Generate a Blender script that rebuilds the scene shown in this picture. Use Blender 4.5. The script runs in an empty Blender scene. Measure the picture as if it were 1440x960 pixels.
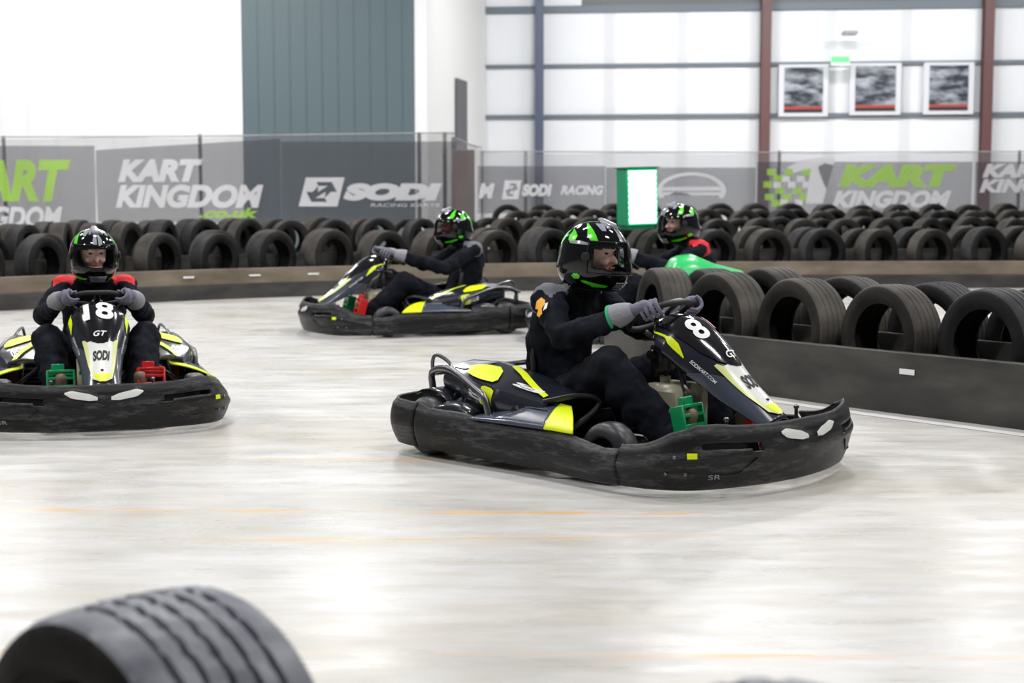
import bpy, math, random
import numpy as np
from mathutils import Vector, Matrix
PI = math.pi
random.seed(7)
C = bpy.context.scene.collection
scn = bpy.context.scene

# ------------------------------------------------------------------ camera, world, lamps, exposure
HC, FPX = 1.21, 2170.0
cam_d = bpy.data.cameras.new('camera'); cam = bpy.data.objects.new('camera', cam_d); C.objects.link(cam)
cam_d.sensor_width = 36.0; cam_d.lens = FPX / 1440 * 36
cam.location = (0, 0, HC); cam.rotation_euler = (math.radians(90 - 5.4), 0, 0)
cam_d.clip_end = 200; cam_d.clip_start = 0.05
cam_d.dof.use_dof = True; cam_d.dof.focus_distance = 7.0; cam_d.dof.aperture_fstop = 3.2
scn.camera = cam
w = bpy.data.worlds.new('world'); scn.world = w; w.use_nodes = True
w.node_tree.nodes['Background'].inputs[0].default_value = (0.93, 0.96, 1.0, 1)
w.node_tree.nodes['Background'].inputs[1].default_value = 0.12
LAMP_W = 192.0
scn.view_settings.view_transform = 'Standard'; scn.view_settings.look = 'None'
scn.view_settings.gamma = 1.0; scn.view_settings.use_curve_mapping = False
scn.view_settings.exposure = 0.0

# ------------------------------------------------------------------ helpers
def px(x, y, d):                      # place for something seen at photo pixel x, y at distance d
    return Vector(((x - 720) * d / FPX, d, HC - (y - 275) * d / FPX))

def mat(name, col, rough=0.5, metal=0.0, spec=0.5, coat=0.0, var=None, vscale=6.0, bump=0.0, bscale=40.0, emit=None, estr=0.0, stretch=(1, 1, 1)):
    m = bpy.data.materials.new(name); m.use_nodes = True
    nt = m.node_tree; b = nt.nodes['Principled BSDF']
    b.inputs['Base Color'].default_value = (*col, 1)
    b.inputs['Roughness'].default_value = rough; b.inputs['Metallic'].default_value = metal
    b.inputs['Specular IOR Level'].default_value = spec
    b.inputs['Coat Weight'].default_value = coat; b.inputs['Coat Roughness'].default_value = 0.08
    tc = nt.nodes.new('ShaderNodeTexCoord'); mp = nt.nodes.new('ShaderNodeMapping')
    mp.inputs['Scale'].default_value = stretch
    nt.links.new(tc.outputs['Object'], mp.inputs[0])
    if var:
        n = nt.nodes.new('ShaderNodeTexNoise'); n.inputs['Scale'].default_value = vscale; n.inputs['Detail'].default_value = 6
        nt.links.new(mp.outputs[0], n.inputs['Vector'])
        r = nt.nodes.new('ShaderNodeValToRGB'); r.color_ramp.elements[0].position = 0.35; r.color_ramp.elements[1].position = 0.7
        r.color_ramp.elements[0].color = (*col, 1); r.color_ramp.elements[1].color = (*var, 1)
        nt.links.new(n.outputs['Fac'], r.inputs[0]); nt.links.new(r.outputs[0], b.inputs['Base Color'])
    if bump:
        n = nt.nodes.new('ShaderNodeTexNoise'); n.inputs['Scale'].default_value = bscale; n.inputs['Detail'].default_value = 4
        nt.links.new(mp.outputs[0], n.inputs['Vector'])
        bp = nt.nodes.new('ShaderNodeBump'); bp.inputs['Strength'].default_value = bump; bp.inputs['Distance'].default_value = 0.01
        nt.links.new(n.outputs['Fac'], bp.inputs['Height']); nt.links.new(bp.outputs[0], b.inputs['Normal'])
    if emit:
        b.inputs['Emission Color'].default_value = (*emit, 1); b.inputs['Emission Strength'].default_value = estr
    return m

class MB:
    def __init__(s): s.v = []; s.f = []; s.mi = []; s.cur = 0
    def add(s, v, f):
        o = len(s.v); s.v += [tuple(p) for p in v]; s.f += [tuple(i + o for i in q) for q in f]; s.mi += [s.cur] * len(f); return s
    def grid(s, P, closeu=False, closev=False):          # P[i][j]
        n, m = len(P), len(P[0]); f = []
        for i in range(n if closeu else n - 1):
            for j in range(m if closev else m - 1):
                f.append((i * m + j, ((i + 1) % n) * m + j, ((i + 1) % n) * m + (j + 1) % m, i * m + (j + 1) % m))
        return s.add([p for r in P for p in r], f)
    def loft(s, rings, cap=True):
        n, m = len(rings), len(rings[0]); f = []
        for i in range(n - 1):
            for j in range(m): f.append((i * m + j, i * m + (j + 1) % m, (i + 1) * m + (j + 1) % m, (i + 1) * m + j))
        if cap: f.append(tuple(reversed(range(m)))); f.append(tuple((n - 1) * m + j for j in range(m)))
        return s.add([p for r in rings for p in r], f)
    def tube(s, path, r, n=10, closed=False, cap=True, flat=None):
        path = [Vector(p) for p in path]; k = len(path)
        rr = r if isinstance(r, (list, tuple)) else [r] * k
        up = None; rings = []
        for i in range(k):
            a = path[(i - 1) % k] if (i > 0 or closed) else path[0]; b = path[(i + 1) % k] if (i < k - 1 or closed) else path[-1]
            t = (b - a).normalized()
            if up is None:
                up = Vector((0, 0, 1)) if abs(t.z) < 0.9 else Vector((1, 0, 0))
            up = (up - t * up.dot(t)).normalized(); sd = t.cross(up)
            fl = flat or 1.0
            rings.append([path[i] + (sd * math.cos(q) * fl + up * math.sin(q)) * rr[i] for q in (2 * PI * j / n for j in range(n))])
        if closed: rings.append(rings[0]); cap = False
        return s.loft(rings, cap)
    def capsule(s, a, b, ra, rb, n=14, fl=1.0):
        a, b = Vector(a), Vector(b); d = (b - a); L = d.length; t = d / L; pts = []; rs = []
        for i in range(1, 5): q = PI / 2 * i / 5; pts.append(a - t * ra * math.cos(q)); rs.append(ra * math.sin(q))
        for i in range(0, 6): pts.append(a + d * i / 5); rs.append(ra + (rb - ra) * i / 5)
        for i in range(4, 0, -1): q = PI / 2 * i / 5; pts.append(b + t * rb * math.cos(q)); rs.append(rb * math.sin(q))
        return s.tube(pts, rs, n, flat=fl)
    def ell(s, c, r, n=16, m=10, rot=None):
        c = Vector(c); rings = []
        for i in range(m + 1):
            q = -PI / 2 + PI * (i + .001) / (m + .002); rg = []
            for j in range(n):
                a = 2 * PI * j / n; p = Vector((r[0] * math.cos(q) * math.cos(a), r[1] * math.cos(q) * math.sin(a), r[2] * math.sin(q)))
                rg.append(c + (rot @ p if rot else p))
            rings.append(rg)
        return s.loft(rings)
    def box(s, lo, hi, bev=0.0, M=None):
        x0, y0, z0 = lo; x1, y1, z1 = hi; b = min(bev, (x1 - x0) / 2.01, (y1 - y0) / 2.01, (z1 - z0) / 2.01)
        def ring(z, e): return [(x0 + e, y0 + b, z), (x0 + b, y0 + e, z), (x1 - b, y0 + e, z), (x1 - e, y0 + b, z), (x1 - e, y1 - b, z), (x1 - b, y1 - e, z), (x0 + b, y1 - e, z), (x0 + e, y1 - b, z)]
        if b <= 0:
            rings = [[(x0, y0, z), (x1, y0, z), (x1, y1, z), (x0, y1, z)] for z in (z0, z1)]
        else:
            rings = [[(x0 + b, y0 + b, z0), (x0 + b, y0 + b, z0), (x1 - b, y0 + b, z0), (x1 - b, y0 + b, z0), (x1 - b, y1 - b, z0), (x1 - b, y1 - b, z0), (x0 + b, y1 - b, z0), (x0 + b, y1 - b, z0)], ring(z0 + b, 0), ring(z1 - b, 0),
                     [(x0 + b, y0 + b, z1), (x0 + b, y0 + b, z1), (x1 - b, y0 + b, z1), (x1 - b, y0 + b, z1), (x1 - b, y1 - b, z1), (x1 - b, y1 - b, z1), (x0 + b, y1 - b, z1), (x0 + b, y1 - b, z1)]]
        if M: rings = [[M @ Vector(p) for p in r] for r in rings]
        return s.loft(rings)
    def lathe(s, prof, n=48, axis='y', c=(0, 0, 0), closed=True):
        c = Vector(c); P = []
        for i in range(n):
            a = 2 * PI * i / n; row = []
            for r, h in prof:
                x, z = r * math.cos(a), r * math.sin(a)
                row.append(c + Vector({'y': (x, h, z), 'z': (x, z, h), 'x': (h, x, z)}[axis]))
            P.append(row)
        return s.grid(P, closeu=True, closev=closed)
    def mesh(s, name, mats, smooth=True):
        me = bpy.data.meshes.new(name); me.from_pydata(s.v, [], s.f)
        for m in (mats if isinstance(mats, (list, tuple)) else [mats]): me.materials.append(m)
        if s.mi and max(s.mi): me.polygons.foreach_set('material_index', s.mi)
        import bmesh
        bm = bmesh.new(); bm.from_mesh(me); bmesh.ops.remove_doubles(bm, verts=bm.verts, dist=1e-5)
        bmesh.ops.recalc_face_normals(bm, faces=bm.faces); bm.to_mesh(me); bm.free()
        if smooth:
            me.shade_smooth(); me.set_sharp_from_angle(angle=math.radians(38))
        return me
    def build(s, name, mats, parent=None, smooth=True):
        o = bpy.data.objects.new(name, s.mesh(name, mats, smooth)); C.objects.link(o)
        if parent: o.parent = parent
        return o

def tag(o, label=None, cat=None, group=None, kind=None):
    if label: o['label'] = label
    if cat: o['category'] = cat
    if group: o['group'] = group
    if kind: o['kind'] = kind
    return o
def empty(name, loc=(0, 0, 0), rz=0.0):
    o = bpy.data.objects.new(name, None); C.objects.link(o); o.location = loc; o.rotation_euler = (0, 0, rz); o.empty_display_size = .2
    return o
def copy_tree(o, parent=None):
    c = o.copy(); C.objects.link(c); c.parent = parent
    for ch in list(o.children): copy_tree(ch, c)
    return c
def solidify(o, t, off=-1.0):
    m = o.modifiers.new('solid', 'SOLIDIFY'); m.thickness = t; m.offset = off; return o
def lerp(a, b, t): return a + (b - a) * t
def interp(x, xs, ys): return float(np.interp(x, xs, ys))
def spline(pts, n):                                    # Catmull-Rom resampled evenly
    P = [Vector(p) for p in pts]; P = [P[0] * 2 - P[1]] + P + [P[-1] * 2 - P[-2]]; out = []
    for i in range(1, len(P) - 2):
        for k in range(20):
            t = k / 20; a, b, c, d = P[i - 1:i + 3]
            out.append(0.5 * ((2 * b) + (c - a) * t + (2 * a - 5 * b + 4 * c - d) * t * t + (3 * b - a - 3 * c + d) * t ** 3))
    out.append(P[-2]); acc = [0]
    for i in range(1, len(out)): acc.append(acc[-1] + (out[i] - out[i - 1]).length)
    arr = np.array([tuple(p) for p in out]); q = np.linspace(0, acc[-1], n)
    return [Vector([float(np.interp(x, acc, arr[:, k])) for k in range(arr.shape[1])]) for x in q], acc[-1]

_tc = {}
def text2d(s, bold=0.0, shear=0.0, space=1.0):          # flat letter outline: verts normalised so cap height = 1
    key = (s, bold, shear, space)
    if key in _tc: return _tc[key]
    cu = bpy.data.curves.new('lettering', 'FONT'); cu.body = s; cu.size = 1.0; cu.offset = bold; cu.shear = shear
    cu.space_character = space; cu.resolution_u = 5; cu.space_line = 0.8
    o = bpy.data.objects.new('lettering', cu); C.objects.link(o)
    dg = bpy.context.evaluated_depsgraph_get(); me = bpy.data.meshes.new_from_object(o.evaluated_get(dg))
    import bmesh
    bm = bmesh.new(); bm.from_mesh(me); bmesh.ops.remove_doubles(bm, verts=bm.verts, dist=1e-5)
    v = [tuple(p.co) for p in bm.verts]; bm.verts.index_update(); f = [tuple(q.index for q in fc.verts) for fc in bm.faces]; bm.free()
    bpy.data.objects.remove(o); bpy.data.curves.remove(cu); bpy.data.meshes.remove(me)
    x0 = min(p[0] for p in v); x1 = max(p[0] for p in v); y0 = min(p[1] for p in v); y1 = max(p[1] for p in v)
    h = y1 - y0; v = [((p[0] - x0) / h, (p[1] - y0) / h) for p in v]; _tc[key] = (v, f, (x1 - x0) / h); return _tc[key]
def text_on(name, s, F, m, parent, bold=0.03, shear=0.0, fit=None):
    """F(a, b) maps letter coordinates a,b in 0..1 to a point"""
    v, f, wd = text2d(s, bold, shear)
    import bmesh
    bm = bmesh.new(); vs = [bm.verts.new((a / wd, b, 0)) for a, b in v]
    for q in f:
        try: bm.faces.new([vs[i] for i in q])
        except ValueError: pass
    bmesh.ops.triangulate(bm, faces=bm.faces)
    step = .5 / max(1, len(s)) ; 
    for _ in range(3):
        es = [e for e in bm.edges if math.hypot((e.verts[0].co.x - e.verts[1].co.x), (e.verts[0].co.y - e.verts[1].co.y) * step * 2) > step * .5]
        if es: bmesh.ops.subdivide_edges(bm, edges=es, cuts=1); bmesh.ops.triangulate(bm, faces=bm.faces)
    bm.verts.index_update(); mb = MB(); mb.add([F(q.co.x, q.co.y) for q in bm.verts], [tuple(x.index for x in q.verts) for q in bm.faces]); bm.free()
    o = mb.build(name, m, parent, smooth=False); return o

# ------------------------------------------------------------------ materials
M = {}
M['bumper'] = mat('scuffed black plastic', (.005, .005, .006), .36, spec=.33, var=(.12, .12, .125), vscale=5, bump=.35, bscale=25, stretch=(1, 1, 5))
_r = [n for n in M['bumper'].node_tree.nodes if n.type == 'VALTORGB'][0]; _r.color_ramp.elements[0].position = .50; _r.color_ramp.elements[1].position = .72
for n in M['bumper'].node_tree.nodes:
    if n.type == 'TEX_NOISE': n.inputs['Detail'].default_value = 12; n.inputs['Roughness'].default_value = .78
M['plastic'] = mat('dark plastic', (.007, .007, .009), .38, var=(.02, .02, .025), vscale=5)
M['gloss'] = mat('gloss black bodywork', (.006, .006, .009), .13, spec=.6, coat=.6)
M['pod'] = mat('slate grey bodywork', (.060, .072, .105), .25, coat=.4)
M['podd'] = mat('dark slate bodywork', (.013, .016, .026), .25, coat=.4)
M['yellow'] = mat('fluorescent yellow', (.80, .95, .0), .4, emit=None)
M['cream'] = mat('cream fuel tank', (.62, .58, .42), .35, var=(.45, .42, .30), vscale=9)
M['white'] = mat('white print', (.85, .85, .85), .4)
M['palewhite'] = mat('pale panel print', (.82, .83, .80), .3, coat=.4)
M['steel'] = mat('brushed steel', (.20, .20, .215), .30, metal=1.0)
M['frame'] = mat('dark steel tube', (.045, .045, .05), .3, metal=.6)
M['green'] = mat('green painted pedal', (.0, .30, .10), .35)
M['red'] = mat('red painted pedal', (.62, .012, .01), .35)
M['engine'] = mat('engine metal', (.05, .05, .055), .4, metal=.7, var=(.12, .11, .10), vscale=20)
M['kart_tyre'] = mat('slick kart rubber', (.022, .023, .028), .40, spec=.5, var=(.04, .042, .05), vscale=14)
M['rim'] = mat('wheel rim', (.03, .03, .032), .3, metal=.6)
M['suit'] = mat('black race suit cloth', (.005, .0055, .009), .75, spec=.1, var=(.014, .016, .026), vscale=9, bump=.9, bscale=11)
M['suitgrey'] = mat('grey shoulder cloth', (.16, .16, .19), .8, bump=.5, bscale=14)
M['suitred'] = mat('red shoulder cloth', (.75, .012, .02), .7, bump=.5, bscale=14)
M['skin'] = mat('skin', (.92, .54, .45), .5, var=(.97, .62, .54), vscale=20)
M['glove'] = mat('grey lilac glove knit', (.20, .19, .26), .8, bump=.4, bscale=90)
M['cuff'] = mat('pale grey cuff', (.30, .30, .34), .8, bump=.5, bscale=60)
M['shoe'] = mat('tan shoe', (.30, .20, .14), .6, var=(.20, .13, .09), vscale=12)
M['helmet'] = mat('gloss black helmet', (.004, .004, .005), .07, spec=.35, coat=.35)
M['skinred'] = mat('red face cloth', (.16, .035, .04), .7)
M['neon'] = mat('neon green helmet print', (.10, .85, .02), .2, coat=.6)
M['hgrey'] = mat('silver helmet print', (.32, .33, .38), .2, coat=.6)
M['dark'] = mat('black rubber trim', (.01, .01, .01), .6)
M['sign_green'] = mat('glow green case', (.005, .16, .07), .4)  # the green stands in for LED glow on the casing
M['orange'] = mat('orange badge', (.9, .42, .02), .5)
M['lip'] = mat('lips', (.50, .12, .12), .45)
M['eye'] = mat('eye', (.03, .02, .02), .2)
M['kartgreen'] = mat('green kart bodywork', (.03, .60, .16), .3, coat=.4)
g = bpy.data.materials.new('clear visor'); g.use_nodes = True; nt = g.node_tree; nt.nodes.clear()
out = nt.nodes.new('ShaderNodeOutputMaterial'); mx = nt.nodes.new('ShaderNodeMixShader'); tr = nt.nodes.new('ShaderNodeBsdfTransparent'); gl = nt.nodes.new('ShaderNodeBsdfGlossy')
tr.inputs[0].default_value = (.90, .93, .92, 1); gl.inputs['Roughness'].default_value = .04; fz = nt.nodes.new('ShaderNodeFresnel'); fz.inputs[0].default_value = 1.25; nt.links.new(fz.outputs[0], mx.inputs[0])
nt.links.new(tr.outputs[0], mx.inputs[1]); nt.links.new(gl.outputs[0], mx.inputs[2]); nt.links.new(mx.outputs[0], out.inputs[0]); M['visor'] = g

def tyre_mat(name, c0, c1):
    return mat(name, c0, .65, spec=.16, var=c1, vscale=5, bump=.4, bscale=18)
M['tyre'] = [tyre_mat('worn road tyre rubber', (.010, .010, .010), (.022, .021, .020)),
             tyre_mat('dusty road tyre rubber', (.014, .013, .012), (.032, .030, .027)),
             tyre_mat('black road tyre rubber', (.008, .008, .009), (.020, .020, .020))]
M['tread'] = [tyre_mat('dusty toplit tread rubber', (.045, .042, .039), (.11, .10, .09)), tyre_mat('brown dusty toplit tread rubber', (.055, .050, .045), (.115, .105, .095)), tyre_mat('dark toplit tread rubber', (.032, .031, .033), (.078, .076, .076))]  # treads lighter than sidewalls: dust, plus overhead light painted into the colour
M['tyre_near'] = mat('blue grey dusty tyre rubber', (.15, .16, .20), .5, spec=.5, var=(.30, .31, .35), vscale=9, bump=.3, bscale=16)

# floor
fm = bpy.data.materials.new('polished concrete'); fm.use_nodes = True; nt = fm.node_tree; b = nt.nodes['Principled BSDF']
L = nt.links.new
def N(t): return nt.nodes.new(t)
tc = N('ShaderNodeTexCoord')
def noise(scale, stretch, detail=6, rough=.6):
    mp = N('ShaderNodeMapping'); mp.inputs['Scale'].default_value = stretch; L(tc.outputs['Object'], mp.inputs[0])
    n = N('ShaderNodeTexNoise'); n.inputs['Scale'].default_value = scale; n.inputs['Detail'].default_value = detail; n.inputs['Roughness'].default_value = rough
    L(mp.outputs[0], n.inputs['Vector']); return n.outputs['Fac']
def ramp(fac, stops):
    r = N('ShaderNodeValToRGB'); cr = r.color_ramp
    cr.elements[0].position, cr.elements[0].color = stops[0][0], (*stops[0][1], 1)
    cr.elements[1].position, cr.elements[1].color = stops[-1][0], (*stops[-1][1], 1)
    for p, c in stops[1:-1]: e = cr.elements.new(p); e.color = (*c, 1)
    L(fac, r.inputs[0]); return r.outputs[0]
def mixc(fac, a, b_):
    m = N('ShaderNodeMix'); m.data_type = 'RGBA'; L(fac, m.inputs[0])
    for sock, v in ((m.inputs[6], a), (m.inputs[7], b_)):
        if isinstance(v, tuple): sock.default_value = (*v, 1)
        else: L(v, sock)
    return m.outputs[2]
def math_(op, a, b_=None):
    m = N('ShaderNodeMath'); m.operation = op; m.use_clamp = False
    for i, v in enumerate((a, b_)):
        if v is None: continue
        if isinstance(v, (int, float)): m.inputs[i].default_value = v
        else: L(v, m.inputs[i])
    return m.outputs[0]
G = lambda x: (x, x, x)
base = ramp(noise(1.1, (.6, 1.3, 1)), [(.32, (.52, .515, .50)), (.5, (.67, .67, .665)), (.68, (.77, .775, .785))])
streak = ramp(noise(2.2, (1.0, 4.5, 1), 8, .7), [(.35, G(0)), (.68, G(1))])
col = mixc(math_('MULTIPLY', streak, .65), base, (.50, .46, .39))
pat = ramp(noise(.55, (1, 1.6, 1), 4), [(.50, G(0)), (.66, G(1))])
col = mixc(math_('MULTIPLY', pat, .5), col, (.47, .42, .33))
sp = N('ShaderNodeSeparateXYZ'); L(tc.outputs['Object'], sp.inputs[0])
worn = ramp(noise(3.0, (1.2, 7, 1), 7, .7), [(.44, G(0)), (.56, G(1))])
tot = None
for (y0, hw, slope) in ((3.99, .022, .02), (5.83, .03, .03), (5.38, .022, -.02), (7.03, .028, .0), (3.55, .02, .0)):
    d_ = math_('ABSOLUTE', math_('SUBTRACT', math_('ADD', sp.outputs[1], math_('MULTIPLY', sp.outputs[0], slope)), y0))
    k = math_('LESS_THAN', d_, hw); tot = k if tot is None else math_('MAXIMUM', tot, k)
col = mixc(math_('MULTIPLY', math_('MULTIPLY', math_('MULTIPLY', tot, worn), ramp(noise(.45, (1, 1.5, 1), 3), [(.44, G(.04)), (.60, G(1))])), .85), col, (.80, .46, .10))
L(col, b.inputs['Base Color'])
L(ramp(noise(2.0, (1, 3, 1), 5), [(.3, G(.22)), (.7, G(.40))]), b.inputs['Roughness'])
b.inputs['Specular IOR Level'].default_value = .5
bp = N('ShaderNodeBump'); bp.inputs['Strength'].default_value = .12; bp.inputs['Distance'].default_value = .01
L(noise(5, (1, 2, 1)), bp.inputs['Height']); L(bp.outputs[0], b.inputs['Normal'])

def clad(name, c, rib=1.0, depth=.5, c2=None):          # ribbed wall cladding, procedural vertical joints
    m = bpy.data.materials.new(name); m.use_nodes = True; nt = m.node_tree; b = nt.nodes['Principled BSDF']
    b.inputs['Roughness'].default_value = .5
    tc = nt.nodes.new('ShaderNodeTexCoord'); wv = nt.nodes.new('ShaderNodeTexWave'); wv.inputs['Scale'].default_value = rib; wv.bands_direction = 'X'
    wv.inputs['Distortion'].default_value = 0
    nt.links.new(tc.outputs['Object'], wv.inputs[0])
    r = nt.nodes.new('ShaderNodeValToRGB'); r.color_ramp.elements[0].position = .02; r.color_ramp.elements[1].position = .10
    c2 = c2 or tuple(x * .86 for x in c); r.color_ramp.elements[0].color = (*c2, 1); r.color_ramp.elements[1].color = (*c, 1)
    nt.links.new(wv.outputs['Fac'], r.inputs[0]); nt.links.new(r.outputs[0], b.inputs['Base Color']); return m
M['wall'] = clad('white wall cladding', (.80, .82, .85), .17)
M['block'] = clad('white board cladding', (.86, .87, .88), .5, c2=(.82, .83, .84))
M['greenwall'] = clad('grey green ribbed cladding', (.095, .142, .16), .9, c2=(.075, .115, .13))
M['rail'] = mat('grey purlin steel', (.14, .17, .20), .5)
M['column_red'] = mat('red oxide steel', (.13, .06, .06), .5)
M['column_blue'] = mat('blue grey steel', (.07, .09, .15), .5)
M['board_dark'] = mat('dark barrier board', (.030, .029, .028), .5, var=(.075, .070, .062), vscale=2.5, bump=.2, bscale=8, stretch=(1, 1, 3))
M['board_brown'] = mat('brown barrier board', (.13, .105, .075), .6, var=(.24, .20, .15), vscale=2.0, stretch=(1, 1, 3))
M['line'] = mat('white line paint', (.82, .82, .82), .4, var=(.70, .70, .68), vscale=8)

def net_mat(name, c, alpha, scale=0):
    m = bpy.data.materials.new(name); m.use_nodes = True; nt = m.node_tree; b = nt.nodes['Principled BSDF']
    b.inputs['Base Color'].default_value = (*c, 1); b.inputs['Roughness'].default_value = .8; b.inputs['Specular IOR Level'].default_value = .1
    b.inputs['Alpha'].default_value = alpha; return m
M['net'] = net_mat('grey debris netting', (.28, .28, .30), .36)
M['banner'] = net_mat('charcoal mesh banner', (.10, .10, .12), .60)
M['bwhite'] = net_mat('white banner print', (.86, .86, .90), .80)
M['bgreen'] = net_mat('lime banner print', (.42, .72, .10), .80)
M['post'] = mat('grey steel post', (.34, .33, .34), .5)

# ------------------------------------------------------------------ structure
def quad(name, pts, m, kind='structure', parent=None):
    mb = MB(); mb.add(pts, [tuple(range(len(pts)))]); o = mb.build(name, m, parent, smooth=False)
    if kind and not parent: tag(o, kind=kind)
    return o
def slab(name, a, b_, z0, z1, t, m, parent=None, kind='structure'):   # upright slab from a to b (plan), thickness t to the back
    a, b_ = Vector(a), Vector(b_); d = (b_ - a); Ln = d.length; ang = math.atan2(d.y, d.x)
    mb = MB(); mb.box((0, 0, z0), (Ln, t, z1)); o = mb.build(name, m, parent, smooth=False)
    o.location = (a.x, a.y, 0); o.rotation_euler = (0, 0, ang)
    if not parent and kind: tag(o, kind=kind)
    return o
mb = MB(); mb.box((-22, -4, -.1), (26, 46, 0)); tag(mb.build('floor', fm, smooth=False), kind='structure')
WA, WB = Vector((-1.2, 40.2)), Vector((24, 37.4))
wall_d = lambda x: lerp(WA.y, WB.y, (x - WA.x) / (WB.x - WA.x))
slab('wall_back', WA, WB, 0, 9, .2, M['wall'])
BA = Vector((-20, 34)); 
slab('wall_left', BA, (-5.88, 34), 0, 9, .25, M['block'])
slab('wall_green', (-5.88, 34), (-2.12, 34), 0, 9, .25, M['greenwall'])
slab('wall_corner', (-2.12, 34), (-1.86, 34.05), 0, 9, .25, M['block'])
slab('wall_return', (-1.86, 34.05), (-.69, 40.1), 0, 9, -.02, mat('white plaster', (.80, .80, .79), .6))
# door in the return wall
o = slab('door_1', (-1.86 + 1.17 * .42 - .0, 34.05 + 6.05 * .42), (-1.86 + 1.17 * .60, 34.05 + 6.05 * .60), 1.6, 3.95, -.05, mat('dark door leaf', (.10, .10, .11), .5))
o.location.x += .03
# horizontal rails, beams and roof edge on the back wall
k = 1
ang = math.atan2(WB.y - WA.y, WB.x - WA.x)
for z, h, m in ((3.22, .10, 'rail'), (4.50, .09, 'rail'), (5.92, .18, 'rail')):
    o = slab('trim_%d' % k, WA + Vector((.5, -.14)), WB + Vector((0, -.14)), z - h / 2, z + h / 2, .1, M[m]); k += 1
o = slab('trim_%d' % k, WA + Vector((.5, -.05)), WB + Vector((0, -.05)), 6.0, 9, .03, mat('grey liner sheet', (.13, .14, .135), .5)); k += 1
ceil_m = mat('roof sheet', (.55, .56, .57), .6)
for x_, m, w_ in ((758, 'column_blue', .22), (1073, 'column_red', .24), (1382, 'column_red', .24)):
    d = 39.3; X = (x_ - 720) * d / FPX; d = wall_d(X) - .36
    mb = MB(); hw = w_ / 2
    mb.box((-hw, -.02, 0), (hw, 0, 9)); mb.box((-.015, 0, 0), (.015, .22, 9)); mb.box((-hw, .22, 0), (hw, .24, 9))
    o = mb.build('trim_%d' % k, M[m], smooth=False); k += 1; o.location = ((x_ - 720) * d / FPX, d, 0); tag(o, kind='structure')
# ceiling lamps, above and outside the frame
lamp_m = mat('lamp casing', (.6, .6, .6), .4)
n_l = 0
for iy, Y in enumerate((4.5, 9.5, 15, 21, 27, 32)):
    for ix, X in enumerate((-9, -3, 3, 9)):
        if Y > 28 and X < -2: continue
        ld = bpy.data.lights.new('high_bay_light', 'AREA'); ld.shape = 'RECTANGLE'; ld.size = 1.3; ld.size_y = .45; ld.energy = LAMP_W; ld.color = (1, .985, .97)
        r = empty('ceiling_lamp', (X + (iy % 2) * .8, Y, 7.2)); tag(r, 'long lamp hanging over the track in lamp row %d, out of the frame' % (iy + 1), 'lamp', 'high bay lamps')
        lo = bpy.data.objects.new('lamp_panel', ld); C.objects.link(lo); lo.parent = r; lo.location = (0, 0, -.03)
        mb = MB(); mb.box((-.72, -.26, -.02), (.72, .26, .1), .02); mb.tube([(-.5, 0, .1), (-.5, 0, 1.8)], .01, 6); mb.tube([(.5, 0, .1), (.5, 0, 1.8)], .01, 6); mb.build('casing', lamp_m, r)
# unseen area lights with casings, added to brighten the far walls
for X, Y, tx, ty in ((-12, 27, -12, 34), (-6.5, 27, -6, 34), (1.5, 33, 2.5, 40), (7, 32.5, 7.5, 39), (12.5, 32, 13, 38.5)):
    ld = bpy.data.lights.new('added_wash_light', 'AREA'); ld.shape = 'RECTANGLE'; ld.size = 2.2; ld.size_y = .6; ld.energy = 480 if X < 0 else 360
    r = empty('added_wall_light', (X, Y, 7.3)); tag(r, 'unseen light added under the roof to brighten the far wall', 'lamp', 'added lights for the far wall')
    lo = bpy.data.objects.new('lamp_panel', ld); C.objects.link(lo); lo.parent = r
    v = Vector((tx - X, ty - Y, 3.0 - 7.3)); lo.rotation_euler = v.to_track_quat('-Z', 'Y').to_euler()
    mb = MB(); mb.box((-1.15, -.05, .06), (1.15, .3, .2), .02); mb.tube([(0, .1, .2), (0, .1, 1.7)], .015, 6); mb.build('casing', lamp_m, r)

# ------------------------------------------------------------------ tyres
R0, W2 = .32, .122
def tyre_prof(grooves=4, gd=.006, R=R0, w=W2, rin=.205, ridges=True):
    p = []
    tw = w * .80
    ys = []
    for gk in range(grooves):
        c = -tw + (gk + 1) * 2 * tw / (grooves + 1); ys.append(c)
    pts = [(-tw, 0)]
    for c in ys: pts += [(c - .007, 0), (c - .005, -gd), (c + .005, -gd), (c + .007, 0)]
    pts.append((tw, 0))
    for y, d in pts: p.append((R - .006 * (y / tw) ** 2 + d, y))
    side = [(R - .016, w * .93), (R - .034, w * .995), (R - .06, w * 1.03), (R - .075, w * 1.02), (rin + .03, w * .97), (rin + .012, w * .86), (rin, w * .80), (rin + .004, w * .70), (rin + .04, w * .84), (R - .05, w * .82), (R - .02, w * .5)]
    p += side + [(R - .018, 0)] + [(r, -y) for r, y in reversed(side)]
    return p
def lathe_tyre(prof, n, mats, name, w=W2, R=R0):
    mb = MB(); mb.lathe(prof, n); m = len(prof)
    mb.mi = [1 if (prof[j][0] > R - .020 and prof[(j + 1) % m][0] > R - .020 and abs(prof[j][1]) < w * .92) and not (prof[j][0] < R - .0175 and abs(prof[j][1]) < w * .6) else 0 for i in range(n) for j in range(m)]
    return mb.mesh(name, mats)
tyre_meshes = []
for i in range(3):
    for gr in (4, 3): tyre_meshes.append(lathe_tyre(tyre_prof(gr, .004), 44, [M['tyre'][i], M['tread'][i]], 'road_tyre'))
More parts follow.
